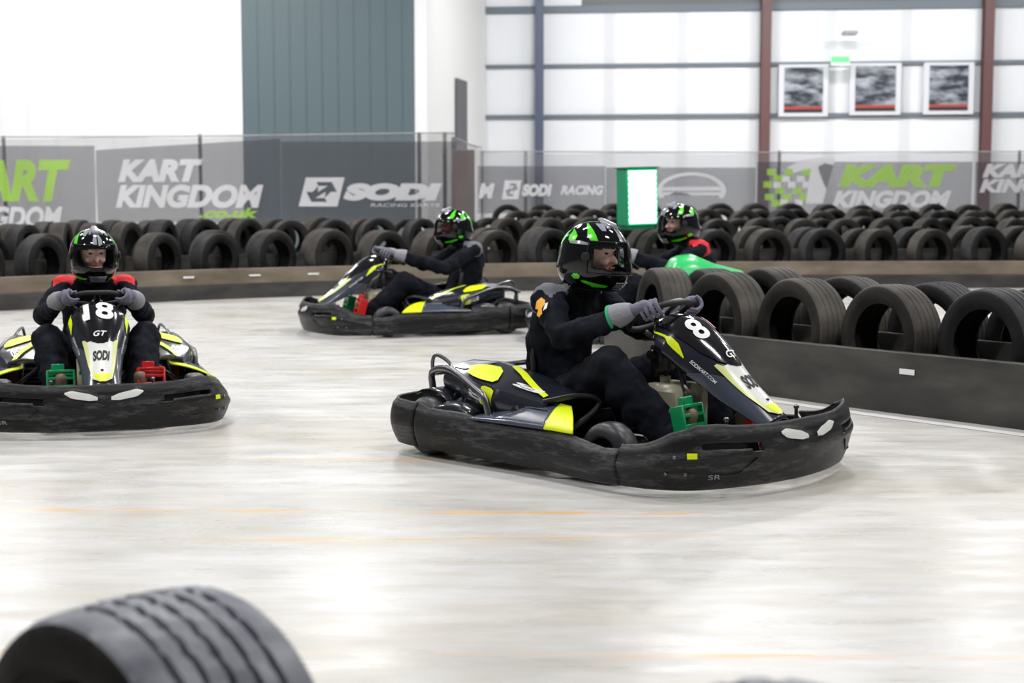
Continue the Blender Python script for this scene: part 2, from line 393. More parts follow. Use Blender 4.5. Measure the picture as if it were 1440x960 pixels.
ORD = ['first', 'second', 'third', 'fourth', 'fifth', 'sixth', 'seventh', 'eighth', 'ninth', 'tenth', 'eleventh', 'twelfth', 'thirteenth', 'fourteenth', 'fifteenth', 'sixteenth', 'seventeenth', 'eighteenth', 'nineteenth', 'twentieth'] + ['twenty-' + q for q in ('first', 'second', 'third', 'fourth', 'fifth', 'sixth', 'seventh', 'eighth', 'ninth')] + ['thirtieth', 'thirty-first', 'thirty-second', 'thirty-third', 'thirty-fourth']
def tyre_row(path, spacing, base, where, group, phase=0.0, jit=.05, tilt=.03, scale=1.0, yaw=0.0, margin=40):
    pts, Ltot = spline([(*p, 0) for p in path], 300)
    n = int((Ltot - phase) / spacing) + 1; made = []
    for i in range(n):
        s = (phase + i * spacing) / Ltot * 299
        if s > 298: break
        a = pts[int(s)]; b_ = pts[min(int(s) + 1, 299)]; p = a.lerp(b_, s - int(s)); t = (b_ - a).normalized()
        sc = scale * random.uniform(.97, 1.03); xpx = 720 + FPX * p.x / p.y; rpx = R0 * sc * FPX / p.y
        if xpx + rpx < -2 or xpx - rpx > 1442: random.random(); continue
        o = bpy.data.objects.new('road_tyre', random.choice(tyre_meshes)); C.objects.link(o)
        o.scale = (sc,) * 3
        o.rotation_euler = (random.uniform(-tilt, tilt), 0, math.atan2(t.y, t.x) + yaw + random.uniform(-jit, jit))
        o.location = (p.x, p.y, base + R0 * sc + .008)
        o.rotation_euler.rotate_axis('Y', random.choice((0, 1, 2, 3)) * PI / 2)
        made.append((xpx, o))
    made.sort(key=lambda q: q[0])
    for j, (x_, o) in enumerate(made):
        tag(o, 'worn black tyre, %s from the left, %s' % (ORD[j], where), 'tyre', group)
    return made
def wall_ribbon(name, path, z0, z1, t, m, parent=None, n=90):
    pts, Lt = spline([(*p, 0) for p in path], n); P = []
    for i, p in enumerate(pts):
        tn = (pts[min(i + 1, n - 1)] - pts[max(i - 1, 0)]).normalized(); nn = Vector((tn.y, -tn.x, 0)) * t
        zt = z1
        P.append([(p.x, p.y, z0), (p.x, p.y, zt - .006), (p.x - nn.x * .1, p.y - nn.y * .1, zt), (p.x - nn.x * .9, p.y - nn.y * .9, zt), (p.x - nn.x, p.y - nn.y, zt - .006), (p.x - nn.x, p.y - nn.y, z0)])
    mb = MB(); mb.loft(P); return mb.build(name, m, parent)
def offset_path(path, d):
    pts, L_ = spline([(*p, 0) for p in path], 40); out = []
    for i, p in enumerate(pts):
        tn = (pts[min(i + 1, 39)] - pts[max(i - 1, 0)]).normalized(); out.append((p.x - tn.y * d, p.y + tn.x * d))
    return out
# far barrier across the whole picture
FB = [(-7.4, 14.0), (-5.4, 16.2), (-3.2, 18.2), (0, 19.6), (3.3, 20.1), (9.0, 20.4)]
r = empty('track_barrier', (-1.0, 19.2, 0)); tag(r, 'long brown topped barrier of boards curving behind the far side of the track', 'barrier')
def relparent(o, r): o.parent = r; o.matrix_parent_inverse = Matrix.Translation(-Vector(r.location)); return o
relparent(wall_ribbon('top_board', FB, .17, .355, .06, M['board_brown']), r)
relparent(wall_ribbon('kick_board', offset_path(FB, -.012), .0, .18, .05, M['board_dark']), r)
relparent(wall_ribbon('plinth', offset_path(FB, .06), .0, .14, 1.06, M['board_dark']), r)
tyre_row(offset_path(FB, .31), .73, .14, 'front row on the far barrier', 'front row of tyres on the far barrier', yaw=.42, jit=.12)
relparent(wall_ribbon('inner_or_shade_board', offset_path(FB, .57), .14, .50, .03, M['board_dark']), r)  # dark sheet added behind the front row to keep the tyre holes shaded
tyre_row(offset_path(FB, .85), .73, .14, 'second row on the far barrier', 'second row of tyres on the far barrier', phase=.36, yaw=.3, jit=.12)
FB2 = [(-7.6, 17.2), (-6.2, 20.5), (-4.4, 23.4), (0, 24.8), (4, 25.2), (10.5, 25.4)]
r = empty('track_barrier', (0, 24.8, 0)); tag(r, 'low dark barrier under the second bank of tyres, nearer the banners', 'barrier')
relparent(wall_ribbon('plinth', FB2, 0, .20, 1.02, M['board_dark']), r)
tyre_row(offset_path(FB2, .26), .70, .20, 'front row of the middle tyre bank', 'front row of tyres in the middle bank', yaw=.35, jit=.2)
tyre_row(offset_path(FB2, .76), .70, .20, 'rear row of the middle tyre bank', 'rear row of tyres in the middle bank', phase=.3, yaw=.35, jit=.2)
FB3 = [(.1, 28.6), (4, 28.4), (10.4, 28.2)]
r = empty('track_barrier', (4, 28.5, 0)); tag(r, 'dark barrier under the third bank of tyres at the right rear', 'barrier')
relparent(wall_ribbon('plinth', FB3, 0, .30, 1.02, M['board_dark']), r)
tyre_row(offset_path(FB3, .26), .70, .30, 'front row of the third tyre bank', 'front row of tyres in the third bank', yaw=.35, jit=.2)
tyre_row(offset_path(FB3, .76), .70, .30, 'rear row of the third tyre bank', 'rear row of tyres in the third bank', phase=.3, yaw=.35, jit=.2)
FB4 = [(-.1, 30.6), (5, 30.4), (11.4, 30.2)]
r = empty('track_barrier', (5, 30.5, 0)); tag(r, 'dark barrier under the rearmost tyres, right below the banners', 'barrier')
relparent(wall_ribbon('plinth', FB4, 0, .40, .54, M['board_dark']), r)
tyre_row(offset_path(FB4, .26), .70, .40, 'rearmost row under the banners', 'rearmost row of tyres', yaw=.35, jit=.2)
# near barrier on the right
NB = [(3.5, 6.95), (2.65, 8.0), (1.91, 8.9), (1.3, 9.75), (.86, 10.5), (.72, 11.2)]
r = empty('track_barrier', (1.9, 8.9, 0)); tag(r, 'dark scuffed barrier board along the right side of the track, in front of big tyres', 'barrier')
relparent(wall_ribbon('front_board', NB, 0, .345, .05, M['board_dark']), r)
relparent(wall_ribbon('inner_or_shade_board', offset_path(NB, -.425), 0.06, .40, .04, M['board_dark']), r)
relparent(wall_ribbon('plinth', offset_path(NB, -.03), 0, .075, -.76, M['board_dark']), r)
nf = tyre_row(offset_path(NB, -.20), .68, .075, 'front row of the near barrier at the right', 'big tyres in the front row of the near barrier', phase=.28, jit=.08, yaw=-.12)
nr = tyre_row(offset_path(NB, -.61), .68, .075, 'back row of the near barrier at the right', 'tyres in the back row of the near barrier', phase=.25, jit=.10, scale=1.0)
# small pale reflector plates on the barrier boards
def plate(p, n2, w_, h_, lab):
    mb = MB(); mb.box((-w_ / 2, -.004, -h_ / 2), (w_ / 2, .004, h_ / 2), .002); o = mb.build('reflector_plate', M['white']); o.location = p
    o.rotation_euler = (0, 0, math.atan2(n2[1], n2[0])); return tag(o, lab, 'reflector', 'reflector plates on the barriers')
P_, _ = spline([(*p, 0) for p in FB], 400)
def on_path(path, xpx):
    Q, _ = spline([(*p, 0) for p in path], 400)
    i = min(range(399), key=lambda i: abs(720 + FPX * Q[i].x / Q[i].y - xpx)); t = (Q[i + 1] - Q[i]).normalized(); return Q[i], t
for x_, lab in ((265, 'small white plate on the far barrier behind the kart at the left'), (355, 'small white plate on the far barrier between the left and middle karts'), (438, 'small white plate on the far barrier just left of the middle kart')):
    p, t = on_path(FB, x_); plate((p.x + t.y * .016, p.y - t.x * .016, .27), (t.x, t.y), .14, .022, lab)
p, t = on_path(NB, 1287); plate((p.x - t.y * .057, p.y + t.x * .057, .24), (t.x, t.y), .10, .03, 'small white plate on the near barrier board at the right')
# painted white line along the foot of the near barrier
LN = offset_path([(3.5, 6.95), (2.65, 8.0), (1.91, 8.9), (1.3, 9.75)], .20)
pts, _ = spline([(*p, 0) for p in LN], 40); mb = MB(); PP = []
for i, p in enumerate(pts):
    t = (pts[min(i + 1, 39)] - pts[max(i - 1, 0)]).normalized(); nn = Vector((t.y, -t.x, 0)) * .045
    PP.append([p - nn + Vector((0, 0, .002)), p + nn + Vector((0, 0, .002))])
mb.grid(PP); tag(mb.build('floor_line', M['line'], smooth=False), 'white painted line on the floor along the foot of the near barrier', 'line')

# ------------------------------------------------------------------ foreground tyre, bottom left
def big_tyre_tread():
    R, Wd = .30, .150; n = 120; mb = MB(); prof = tyre_prof(5, .010, R, Wd, .195); P = []
    for i in range(n):
        a = 2 * PI * i / n; row = []
        for q, (r_, h) in enumerate(prof):
            rr = r_
            if r_ > R - .012 and abs(h) < Wd * .9:
                rr -= .006 * (1 if math.sin(a * 34 + h * 60) > .80 else 0)
            row.append((rr * math.cos(a), h, rr * math.sin(a)))
        P.append(row)
    mb.grid(P, True, True); m = len(prof)
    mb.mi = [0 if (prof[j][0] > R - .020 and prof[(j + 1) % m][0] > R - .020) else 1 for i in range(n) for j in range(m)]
    return mb
ft = big_tyre_tread().build('road_tyre', [M['tyre_near'], M['tyre'][1]])
FT_LOC = (-.55, 2.30, .30)
ft.location = FT_LOC; ft.rotation_euler = (0, 0, math.radians(-43))
tag(ft, 'big blurred grooved tyre standing close in the bottom left corner', 'tyre')
ft2 = bpy.data.objects.new('road_tyre', ft.data); C.objects.link(ft2); ft2.scale = (1.022,) * 3; ft2.location = (.30, 1.775, .3066); ft2.rotation_euler = (0, 0, math.radians(-30))
tag(ft2, 'top of a tyre just showing at the bottom edge, right of the middle', 'tyre')

# ------------------------------------------------------------------ fences with printed banners
def fence(name, a, b_, ztop, label, posts, seed):
    a, b_ = Vector(a), Vector(b_); d = b_ - a; Ln = d.length; an = math.atan2(d.y, d.x)
    r = empty(name, (a.x, a.y, 0), an); tag(r, label, 'fence', 'netting fences'); n = int(Ln * 4) + 2; P = []
    for i in range(n):
        x = Ln * i / (n - 1); row = []
        for j in range(9):
            z = ztop * j / 8; sag = -.05 * (1 - (2 * ((x * .31) % 1) - 1) ** 2) * (j / 8) ** 4
            row.append((x, .03 * math.sin(x * 2.1 + seed) * math.sin(z * 2 + x), z + sag))
        P.append(row)
    mb = MB(); mb.grid(P); mb.build('netting', M['net'], r)
    mb = MB(); mb.tube([(0, 0, ztop), (Ln / 2, 0, ztop - .02), (Ln, 0, ztop)], .014, 6); mb.build('top_wire', M['post'], r)
    for x in posts: mb = MB(); mb.tube([(x, .05, 0), (x, .05, ztop + .02)], .035, 8); mb.build('post', M['post'], r)
    return r, Ln
class Ban:
    def __init__(s, r, Ln, A, B, d0): s.r, s.Ln = r, Ln; s.A, s.B = Vector(A), Vector(B)
    def at(s, x, y):                   # photo pixel -> fence coordinates
        ux = (x - 720) / FPX; d = s.B - s.A
        t = (s.A.x - ux * s.A.y) / (ux * d.y - d.x); Y = s.A.y + t * d.y
        return t * s.Ln, HC - (y - 275) * Y / FPX
def banner(fn, x0, y0, x1, y1, name, label, wave=.035, seed=0, ytl=None):
    """a printed sheet hung on the fence between photo pixel corners"""
    (a, zt), (b_, zt2), (_, zb) = fn.at(x0, y0), fn.at(x1, y0), fn.at(x0, y1)
    if ytl: zt = fn.at(x0, ytl)[1]
    w_ = b_ - a; e = empty(name, (0, 0, 0)); ang = fn.r.rotation_euler.z
    o3 = Vector((fn.r.location.x + math.cos(ang) * a, fn.r.location.y + math.sin(ang) * a, 0)); e.location = o3 + Vector((math.sin(ang) * .06, -math.cos(ang) * .06, 0)); e.rotation_euler = (0, 0, ang)
    P = []; n = max(8, int(w_ * 8))
    def S(u, v):
        x = u * w_; z0 = lerp(zt, zt2, u)
        return Vector((x, wave * (math.sin(x * 1.7 + seed + v * 1.3) * .6 + math.sin(x * 4.1 + v * 5 + seed) * .3) - .01, lerp(zb, z0, v)))
    for i in range(n + 1): P.append([S(i / n, j / 10) for j in range(11)])
    mb = MB(); mb.grid(P); mb.build('sheet', M['banner'], e)
    tag(e, label, 'banner', 'printed banners on the fences'); e['dims'] = (w_, zt, zb)
    def T(x0_, y0_, x1_, y1_, s, m, bold=.04, shear=.25, nm='lettering'):
        (u0, za), (u1, _), (_, zc) = fn.at(x0_, y0_), fn.at(x1_, y0_), fn.at(x0_, y1_)
        def F(p, q):
            x = lerp(u0, u1, p) - a; z = lerp(zc, za, q); v = (z - zb) / (zt - zb)
            c = S(x / w_, v); return Vector((x, c.y - .012, z))
        if isinstance(s, str): return text_on(nm, s, F, m, e, bold, shear)
        mb = MB()
        for poly in s: mb.add([F(*p) for p in poly], [tuple(range(len(poly)))])
        return mb.build(nm, m, e, smooth=False)
    return e, T
LA, LB_ = (-10.4, 28.4), (-.98, 26.4)
rl, Ll = fence('netting_fence', LA, LB_, 2.27, 'long grey netting fence at the left behind the tyre rows', (0, 1.2, 5.0, 9.0, 9.45), 1.0)
fl = Ban(rl, Ll, LA, LB_, 0)
RA, RB = (-.62, 31.9), (12.6, 31.7)
rr_, Lr = fence('netting_fence', RA, RB, 2.11, 'long grey netting fence at the right in front of the white far wall', (0, .9, 6.1, 11.0, 13.1), 2.2)
fr = Ban(rr_, Lr, RA, RB, 0)
rc, Lc = fence('netting_fence', (-.95, 26.5), (-.62, 31.8), 2.18, 'short netting fence running back between the left and right fences', (0.02,), 3.0)
# wide end post with a fabric sleeve where the left fence stops
mb = MB(); mb.box((-.19, -.03, 0), (.19, .05, 1.98), .01); o = mb.build('fence_panel', net_mat('brown grey mesh panel', (.20, .17, .17), .8)); o.location = (-.82, 26.2, 0)
tag(o, 'narrow brown grey panel standing at the right end of the left fence', 'panel')
# left fence: KART KINGDOM cut by the frame, KART KINGDOM .co.uk, and the SODI banner
e, T = banner(fl, -60, 206, 140, 318, 'printed_banner', 'banner at the left edge with large lime letters above white ones', seed=.3)
T(-60, 226, 106, 283, 'KART', M['bgreen'], .05); T(-60, 290, 94, 320, 'KINGDOM', M['bwhite'], .04)
e, T = banner(fl, 141, 196, 398, 312, 'printed_banner', 'banner left of centre with white lettering in two lines and a small lime line', seed=1.9, ytl=212)
T(172, 225, 290, 256, 'KART', M['bwhite'], .06); T(168, 260, 374, 292, 'KINGDOM', M['bwhite'], .05); T(284, 292, 366, 306, '.co.uk', M['bgreen'], .04)
e, T = banner(fl, 400, 200, 643, 312, 'printed_banner', 'charcoal banner in front of the green cladding with a diamond logo and wide white letters', seed=4.0)
T(486, 258, 624, 282, 'SODI', M['bwhite'], .09, .2); T(524, 286, 620, 290.5, 'RACING KARTS', M['bwhite'], .0, .1)
def hexlogo():                       # slanted plate with a hexagon ring left open in it
    def tr(x, y): return (x * .84 + y * .16, y)
    sq = [(0, 0), (1, 0), (1, .5), (1, 1), (0, 1), (0, .5)]
    def hx(r): return [(.5 + r * math.cos(a), .5 + r * math.sin(a)) for a in (math.radians(t) for t in (240, 300, 0, 60, 120, 180))]
    q = []; o_, h2_, h3_ = sq, hx(.40), hx(.24)
    for i in range(6): q.append([tr(*o_[i]), tr(*o_[(i + 1) % 6]), tr(*h2_[(i + 1) % 6]), tr(*h2_[i])])
    for i, k in ((0, 1), (3, 4)): q.append([tr(*h3_[i]), tr(*h3_[k]), tr(.5 + (.1 if i == 0 else -.1), .5)])
    q.append([tr(*h2_[1]), tr(*h2_[2]), tr(*h3_[2]), tr(*h3_[1])]); q.append([tr(*h2_[4]), tr(*h2_[5]), tr(*h3_[5]), tr(*h3_[4])])
    return q
T(424, 250, 488, 290, hexlogo(), M['bwhite'], nm='logo')
# right fence
e, T = banner(fr, 672, 234, 850, 300, 'printed_banner', 'banner just right of the fence corner with a small logo and small white letters', seed=.7)
T(706, 254, 733, 280, hexlogo(), M['bwhite'], nm='logo'); T(734, 259, 776, 276, 'SODI', M['bwhite'], .07, .2); T(788, 261, 848, 274, 'RACING', M['bwhite'], .04); T(673, 258, 696, 279, 'M', M['bwhite'], .06)
e, T = banner(fr, 851, 236, 1060, 302, 'printed_banner', 'grey banner behind the lit green sign with a pale oval car emblem', seed=2.7)
def arc_band(cx, cy, rx, ry, w_, a0, a1, n=28):
    q = []
    for i in range(n):
        s0, s1 = (math.radians(lerp(a0, a1, k / n)) for k in (i, i + 1))
        q.append([(cx + rx * math.cos(s0), cy + ry * math.sin(s0)), (cx + rx * math.cos(s1), cy + ry * math.sin(s1)), (cx + (rx - w_) * math.cos(s1), cy + (ry - w_ * 1.6) * math.sin(s1)), (cx + (rx - w_) * math.cos(s0), cy + (ry - w_ * 1.6) * math.sin(s0))])
    return q
T(922, 243, 1019, 279, arc_band(.5, .30, .5, .70, .07, -25, 205) + [[(.02, .12), (.98, .12), (.96, .24), (.04, .24)], [(.04, .30), (.95, .30), (.90, .46), (.10, .44)]], M['bwhite'], nm='emblem')
e, T = banner(fr, 1062, 228, 1362, 304, 'printed_banner', 'banner under the wall posters with a checkered flag, large lime letters and white letters below', seed=1.1)
chk = [[(i / 5 + .04 * (j % 3), j / 6), ((i + 1) / 5 + .04 * (j % 3), j / 6), ((i + 1) / 5 + .04 * (j % 3), (j + 1) / 6), (i / 5 + .04 * (j % 3), (j + 1) / 6)] for i in range(5) for j in range(6) if (i + j) % 2]
T(1071, 238, 1132, 290, chk[::2] + chk[1:6:2], M['bgreen'], nm='flag'); T(1085, 240, 1136, 288, chk[1::2], M['bwhite'], nm='flag')
T(1100, 222, 1172, 286, [[(.42, 0), (.75, 0), (.98, .98), (.72, 1.0), (.30, .94), (.05, .78), (.16, .66), (.36, .72), (.50, .70)]], M['bwhite'], nm='numeral')
T(1176, 232, 1340, 263, 'KART', M['bgreen'], .07, .2); T(1167, 268, 1334, 292, 'KINGDOM', M['bwhite'], .05, .3)
e, T = banner(fr, 1366, 228, 1520, 304, 'printed_banner', 'banner at the right edge with two lines of white letters', seed=3.1)
T(1376, 231, 1470, 250, 'KART', M['bwhite'], .06); T(1372, 252, 1540, 271, 'KINGDOM', M['bwhite'], .05)

# ------------------------------------------------------------------ posters, exit sign, lit sign
def poster_mat(seed):
    m = bpy.data.materials.new('grey race picture print'); m.use_nodes = True; nt = m.node_tree; b = nt.nodes['Principled BSDF']; b.inputs['Roughness'].default_value = .25
    tc = nt.nodes.new('ShaderNodeTexCoord'); mp = nt.nodes.new('ShaderNodeMapping'); mp.inputs['Scale'].default_value = (1.6, 1, 4.5); mp.inputs['Location'].default_value = (seed, seed, seed); mp.inputs['Rotation'].default_value = (0, .25, 0)
    n = nt.nodes.new('ShaderNodeTexNoise'); n.inputs['Scale'].default_value = 1.6; n.inputs['Detail'].default_value = 3
    r = nt.nodes.new('ShaderNodeValToRGB'); cr = r.color_ramp; cr.elements[0].position = .38; cr.elements[0].color = (.03, .035, .05, 1); cr.elements[1].position = .68; cr.elements[1].color = (.40, .43, .48, 1)
    nt.links.new(tc.outputs['Object'], mp.inputs[0]); nt.links.new(mp.outputs[0], n.inputs[0]); nt.links.new(n.outputs['Fac'], r.inputs[0]); nt.links.new(r.outputs[0], b.inputs[0]); return m
for j, (x0, x1, y0, y1, lab) in enumerate(((1099, 1152, 98, 160, 'framed grey race picture on the far wall, left one of three'), (1198, 1253, 96, 158, 'framed grey race picture on the far wall, middle one of three'), (1301, 1354, 95, 157, 'framed grey race picture on the far wall, right one of three'))):
    X = (x0 + x1) / 2; Xw = (X - 720) * 38.9 / FPX; d = wall_d(Xw) - .22; a, b_ = px(x0, y1, d), px(x1, y0, d); w_, h_ = b_.x - a.x, b_.z - a.z
    r = empty('wall_picture', ((a.x + b_.x) / 2, d, a.z), ang); tag(r, lab, 'picture', 'race pictures on the far wall')
    mb = MB(); mb.box((-w_ / 2 - .14, 0, -.1), (w_ / 2 + .14, .05, h_ + .08), .01); mb.build('mount', mat('pale mount board', (.66, .67, .72), .5), r)
    mb = MB(); mb.box((-w_ / 2, -.015, .15), (w_ / 2, 0, h_)); mb.build('print', poster_mat(j * 3.7 + 1), r, smooth=False)
    mb = MB(); mb.box((-w_ / 2, -.016, .085), (w_ / 2, 0, .15)); mb.build('red_strip', mat('red print', (.45, .05, .04), .4), r, smooth=False)
    mb = MB(); mb.box((-w_ / 2, -.016, 0), (w_ / 2, 0, .085)); mb.build('black_strip', mat('black print', (.02, .02, .02), .4), r, smooth=False)
p = px(1176, 88, 38.4)
r = empty('exit_sign', p); tag(r, 'small lit green exit sign hanging at the rail above the pictures', 'sign')
mb = MB(); mb.box((-.22, -.03, -.06), (.22, .03, .09), .01); mb.build('sign_face', mat('lit green sign face', (.05, .4, .12), .4, emit=(.16, .9, .25), estr=1.0), r)
mb = MB(); mb.box((-.24, -.04, -.14), (.24, .04, -.055), .01); mb.box((-.24, -.01, .085), (.24, .04, .12)); mb.build('casing', M['line'], r)
p = px(1190, 50, 38.3); r = empty('smoke_sensor', p); tag(r, 'small grey sensor box on the far wall above the exit sign', 'sensor')
mb = MB(); mb.box((-.17, -.05, -.045), (.17, .35, .045), .02); mb.build('sensor_box', mat('grey sensor plastic', (.36, .37, .38), .5), r)
# lit green sign standing on the far barrier
d = 19.35; a = px(885, 318, d); b_ = px(933, 236, d)
r = empty('light_sign', ((a.x + b_.x) / 2, d + .55, a.z)); r.rotation_euler = (0, math.radians(-1.5), math.radians(24)); tag(r, 'tall green light box with a glowing white green face standing above the far tyres', 'light')
w_, h_ = .45, b_.z - a.z
mb = MB(); mb.box((-w_ / 2, .0, 0), (w_ / 2, .30, h_), .015); mb.build('case', mat('green lit case', (.01, .30, .14), .35), r)  # LED glow put into the case as green base colour
mb = MB()
nrow = 9
for i in range(nrow):
    z0 = .03 + (h_ - .05) * i / nrow; z1 = .03 + (h_ - .05) * (i + 1) / nrow; q = .012
    mb.add([(-w_ / 2 + .03, -.004, z0), (w_ / 2 - .035, -.004, z0), (w_ / 2 - .022, -.004, z1 - q), (-w_ / 2 + .018, -.004, z1 - q)], [(0, 1, 2, 3)])
mb.build('lit_face', mat('glowing face', (.6, 1, .75), .5, emit=(.55, 1.0, .72), estr=3.2), r, smooth=False)
mb = MB(); mb.add([(-w_ / 2 + .012, -.002, .012), (w_ / 2 - .012, -.002, .012), (w_ / 2 - .012, -.002, h_ - .012), (-w_ / 2 + .012, -.002, h_ - .012)], [(0, 1, 2, 3)])
mb.build('face_surround', mat('green glowing surround', (.0, .5, .2), .5, emit=(.0, .62, .25), estr=.6), r, smooth=False)
mb = MB(); mb.box((-w_ / 2 - .02, -.02, h_), (w_ / 2 + .02, .32, h_ + .02), .005); mb.build('lid', M['sign_green'], r)
mb = MB(); mb.box((-.2, .05, -(a.z - .775)), (.2, .25, 0), .01); mb.build('foot', M['sign_green'], r)

# ------------------------------------------------------------------ the go-kart (x forward from the rear bumper, y to the driver's left, z up)
BUMP_HALF = [(0.0, 0), (0.0, -.30), (.015, -.50), (.07, -.60), (.20, -.635), (.45, -.645), (.80, -.65), (1.06, -.655), (1.20, -.675), (1.34, -.69), (1.50, -.69), (1.66, -.67), (1.79, -.60), (1.875, -.47), (1.945, -.24), (1.97, 0)]
FULL = [(x, y) for x, y in BUMP_HALF] + [(x, -y) for x, y in reversed(BUMP_HALF[:-1])]
NP = 721
bp_, bL = spline([(x, y, 0) for x, y in FULL], NP)
def bump_frame(a):
    i = a * (NP - 1); k = min(int(i), NP - 2); p = bp_[k].lerp(bp_[k + 1], i - k)
    t = (bp_[min(k + 3, NP - 1)] - bp_[max(k - 3, 0)]).normalized(); return p, Vector((t.y, -t.x, 0))
A_X = lambda x: next(i for i in range(NP // 2) if bp_[i].x >= x and bp_[i].y < -.45) / (NP - 1)
aR, aS = A_X(.26), A_X(1.50)
def zt(p):
    if p.x < 1.5: return interp(p.x, [0, .3, .34, .58, .66, 1.0, 1.15, 1.25, 1.42, 1.5], [.265, .25, .235, .235, .215, .212, .212, .205, .175, .18])
    return interp(abs(p.y), [0, .12, .30, .42, .50, .58, .645, .69], [.285, .283, .282, .288, .297, .295, .262, .20])
def bump_pt(a, v, off=0.0):
    p, n = bump_frame(a); z0 = interp(p.x, [0, .3, 1.0, 1.4, 1.9], [.05, .04, .032, .024, .03]); z1 = zt(p)
    o = .020 * math.sin(PI * min(1, v * 1.05)) - .018 * (1 - v) ** 3 - (.016 * max(0, v - .86) / .14)
    if p.x > 1.5: o += .010 * math.exp(-((v - .55) / .10) ** 2)
    o += off; return Vector((p.x + n.x * o, p.y + n.y * o, lerp(z0, z1, v)))
def bump_at(y, z, side_front=True, off=.006):          # the front face point at lateral y, height z
    lo, hi = aS, 1 - aS
    for _ in range(24):
        m_ = (lo + hi) / 2
        if bump_pt(m_, .6).y < y: lo = m_
        else: hi = m_
    a = (lo + hi) / 2; p = bump_pt(a, 0); v = (z - p.z) / (bump_pt(a, 1).z - p.z); return bump_pt(a, v, off)

FC = [(1.195, .595), (1.225, .655), (1.30, .668), (1.40, .64), (1.55, .525), (1.69, .395), (1.845, .268)]
fc_, fL = spline([(x, 0, z) for x, z in FC], 101)
def fair(u, v, off=0.0):
    v = min(max(v, 0), 1); i = v * 100; k = min(int(i), 99); c = fc_[k].lerp(fc_[k + 1], i - k)
    t = (fc_[min(k + 2, 100)] - fc_[max(k - 2, 0)]).normalized(); n = Vector((-t.z, 0, t.x));
    if n.z < 0: n = -n
    wv = interp(v, [0, .12, .28, .45, .62, .8, 1], [.125, .165, .178, .158, .125, .105, .095]); h = interp(v, [0, .12, .3, .5, .7, .85, 1], [.07, .125, .15, .15, .125, .09, .06])
    a = u * PI / 2 * .97; crown = .014 * max(0, 1 - (abs(u) / .55) ** 2) * math.sin(PI * min(1, v / .66)) if v < .66 else 0
    y = (wv + off) * math.sin(a); dn = -h * (1 - math.cos(a)) + off * math.cos(a) + crown
    return Vector((c.x + n.x * dn, y, c.z + n.z * dn))
def patch(F, rows, off=.003, nu=10):                   # rows: (v, u0, u1)
    mb = MB(); P = []
    for (v0, a0, b0), (v1, a1, b1) in zip(rows[:-1], rows[1:]):
        st = max(2, int(abs(v1 - v0) * 40))
        for k in range(st): t = k / st; P.append([F(lerp(lerp(a0, a1, t), lerp(b0, b1, t), j / nu), lerp(v0, v1, t), off) for j in range(nu + 1)])
    v, a0, b0 = rows[-1]; P.append([F(lerp(a0, b0, j / nu), v, off) for j in range(nu + 1)])
    mb.grid(P); return mb

def wheel(parent, x, y, R, W_, side):
    e = empty('wheel', (x, y, R)); e.parent = parent
    t = W_ / 2; prof = [(R - .012, -t * .8), (R - .002, -t * .5), (R, 0), (R - .002, t * .5), (R - .012, t * .8), (R - .035, t * .98), (R - .055, t), (R * .52, t * .9), (R * .50, t * .6), (R * .50, -t * .6), (R * .52, -t * .9), (R - .055, -t), (R - .035, -t * .98)]
    mb = MB(); mb.lathe(prof, 40); mb.build('tyre', M['kart_tyre'], e)
    mb = MB(); mb.lathe([(R * .52, -t * .85), (R * .52, t * .85), (R * .49, t * .85), (R * .44, t * .45), (R * .44, -t * .45), (R * .49, -t * .85)], 32)
    mb.lathe([(.0, side * t * .30), (R * .2, side * t * .34), (R * .45, side * t * .25), (R * .45, side * t * .15), (0, side * t * .18)], 24, closed=False)
    for k in range(5):
        a = 2 * PI * k / 5; mb.tube([(math.cos(a) * R * .14, side * t * .34, math.sin(a) * R * .14), (math.cos(a) * R * .14, side * t * .44, math.sin(a) * R * .14)], .006, 6)
    mb.tube([(0, side * t * .2, 0), (0, side * t * .6, 0)], .018, 10)
    mb.build('rim', M['rim'], e); return e

def cover_surface(sy):                                  # rear engine cover beside the seat: (u across 0..1 outwards, v along 0..1 forwards)
    def F(u, v, off=0.0):
        x = lerp(.26, .92, v) + .06 * (1 - u) * v
        yi = interp(v, [0, .3, .7, 1], [-.25, -.24, -.26, -.30]); yo = interp(v, [0, .3, .65, 1], [-.44, -.52, -.56, -.50])
        zc = interp(v, [0, .25, .6, 1], [.425, .428, .39, .33])
        y = lerp(yi, yo, min(1, u / .62)) if u < .62 else yo - .02 * math.sin((u - .62) / .38 * PI)
        z = zc - .035 * (u / .62) ** 2 if u < .62 else zc - .035 - .13 * ((u - .62) / .38) * interp(v, [0, .5, 1], [.7, 1, .8])
        return Vector((x, sy * -(y - off * .3) * -1 if sy < 0 else -(y - off * .3), z + off)) if False else Vector((x, (y - off * .4) * (1 if sy < 0 else -1), z + off))
    return F

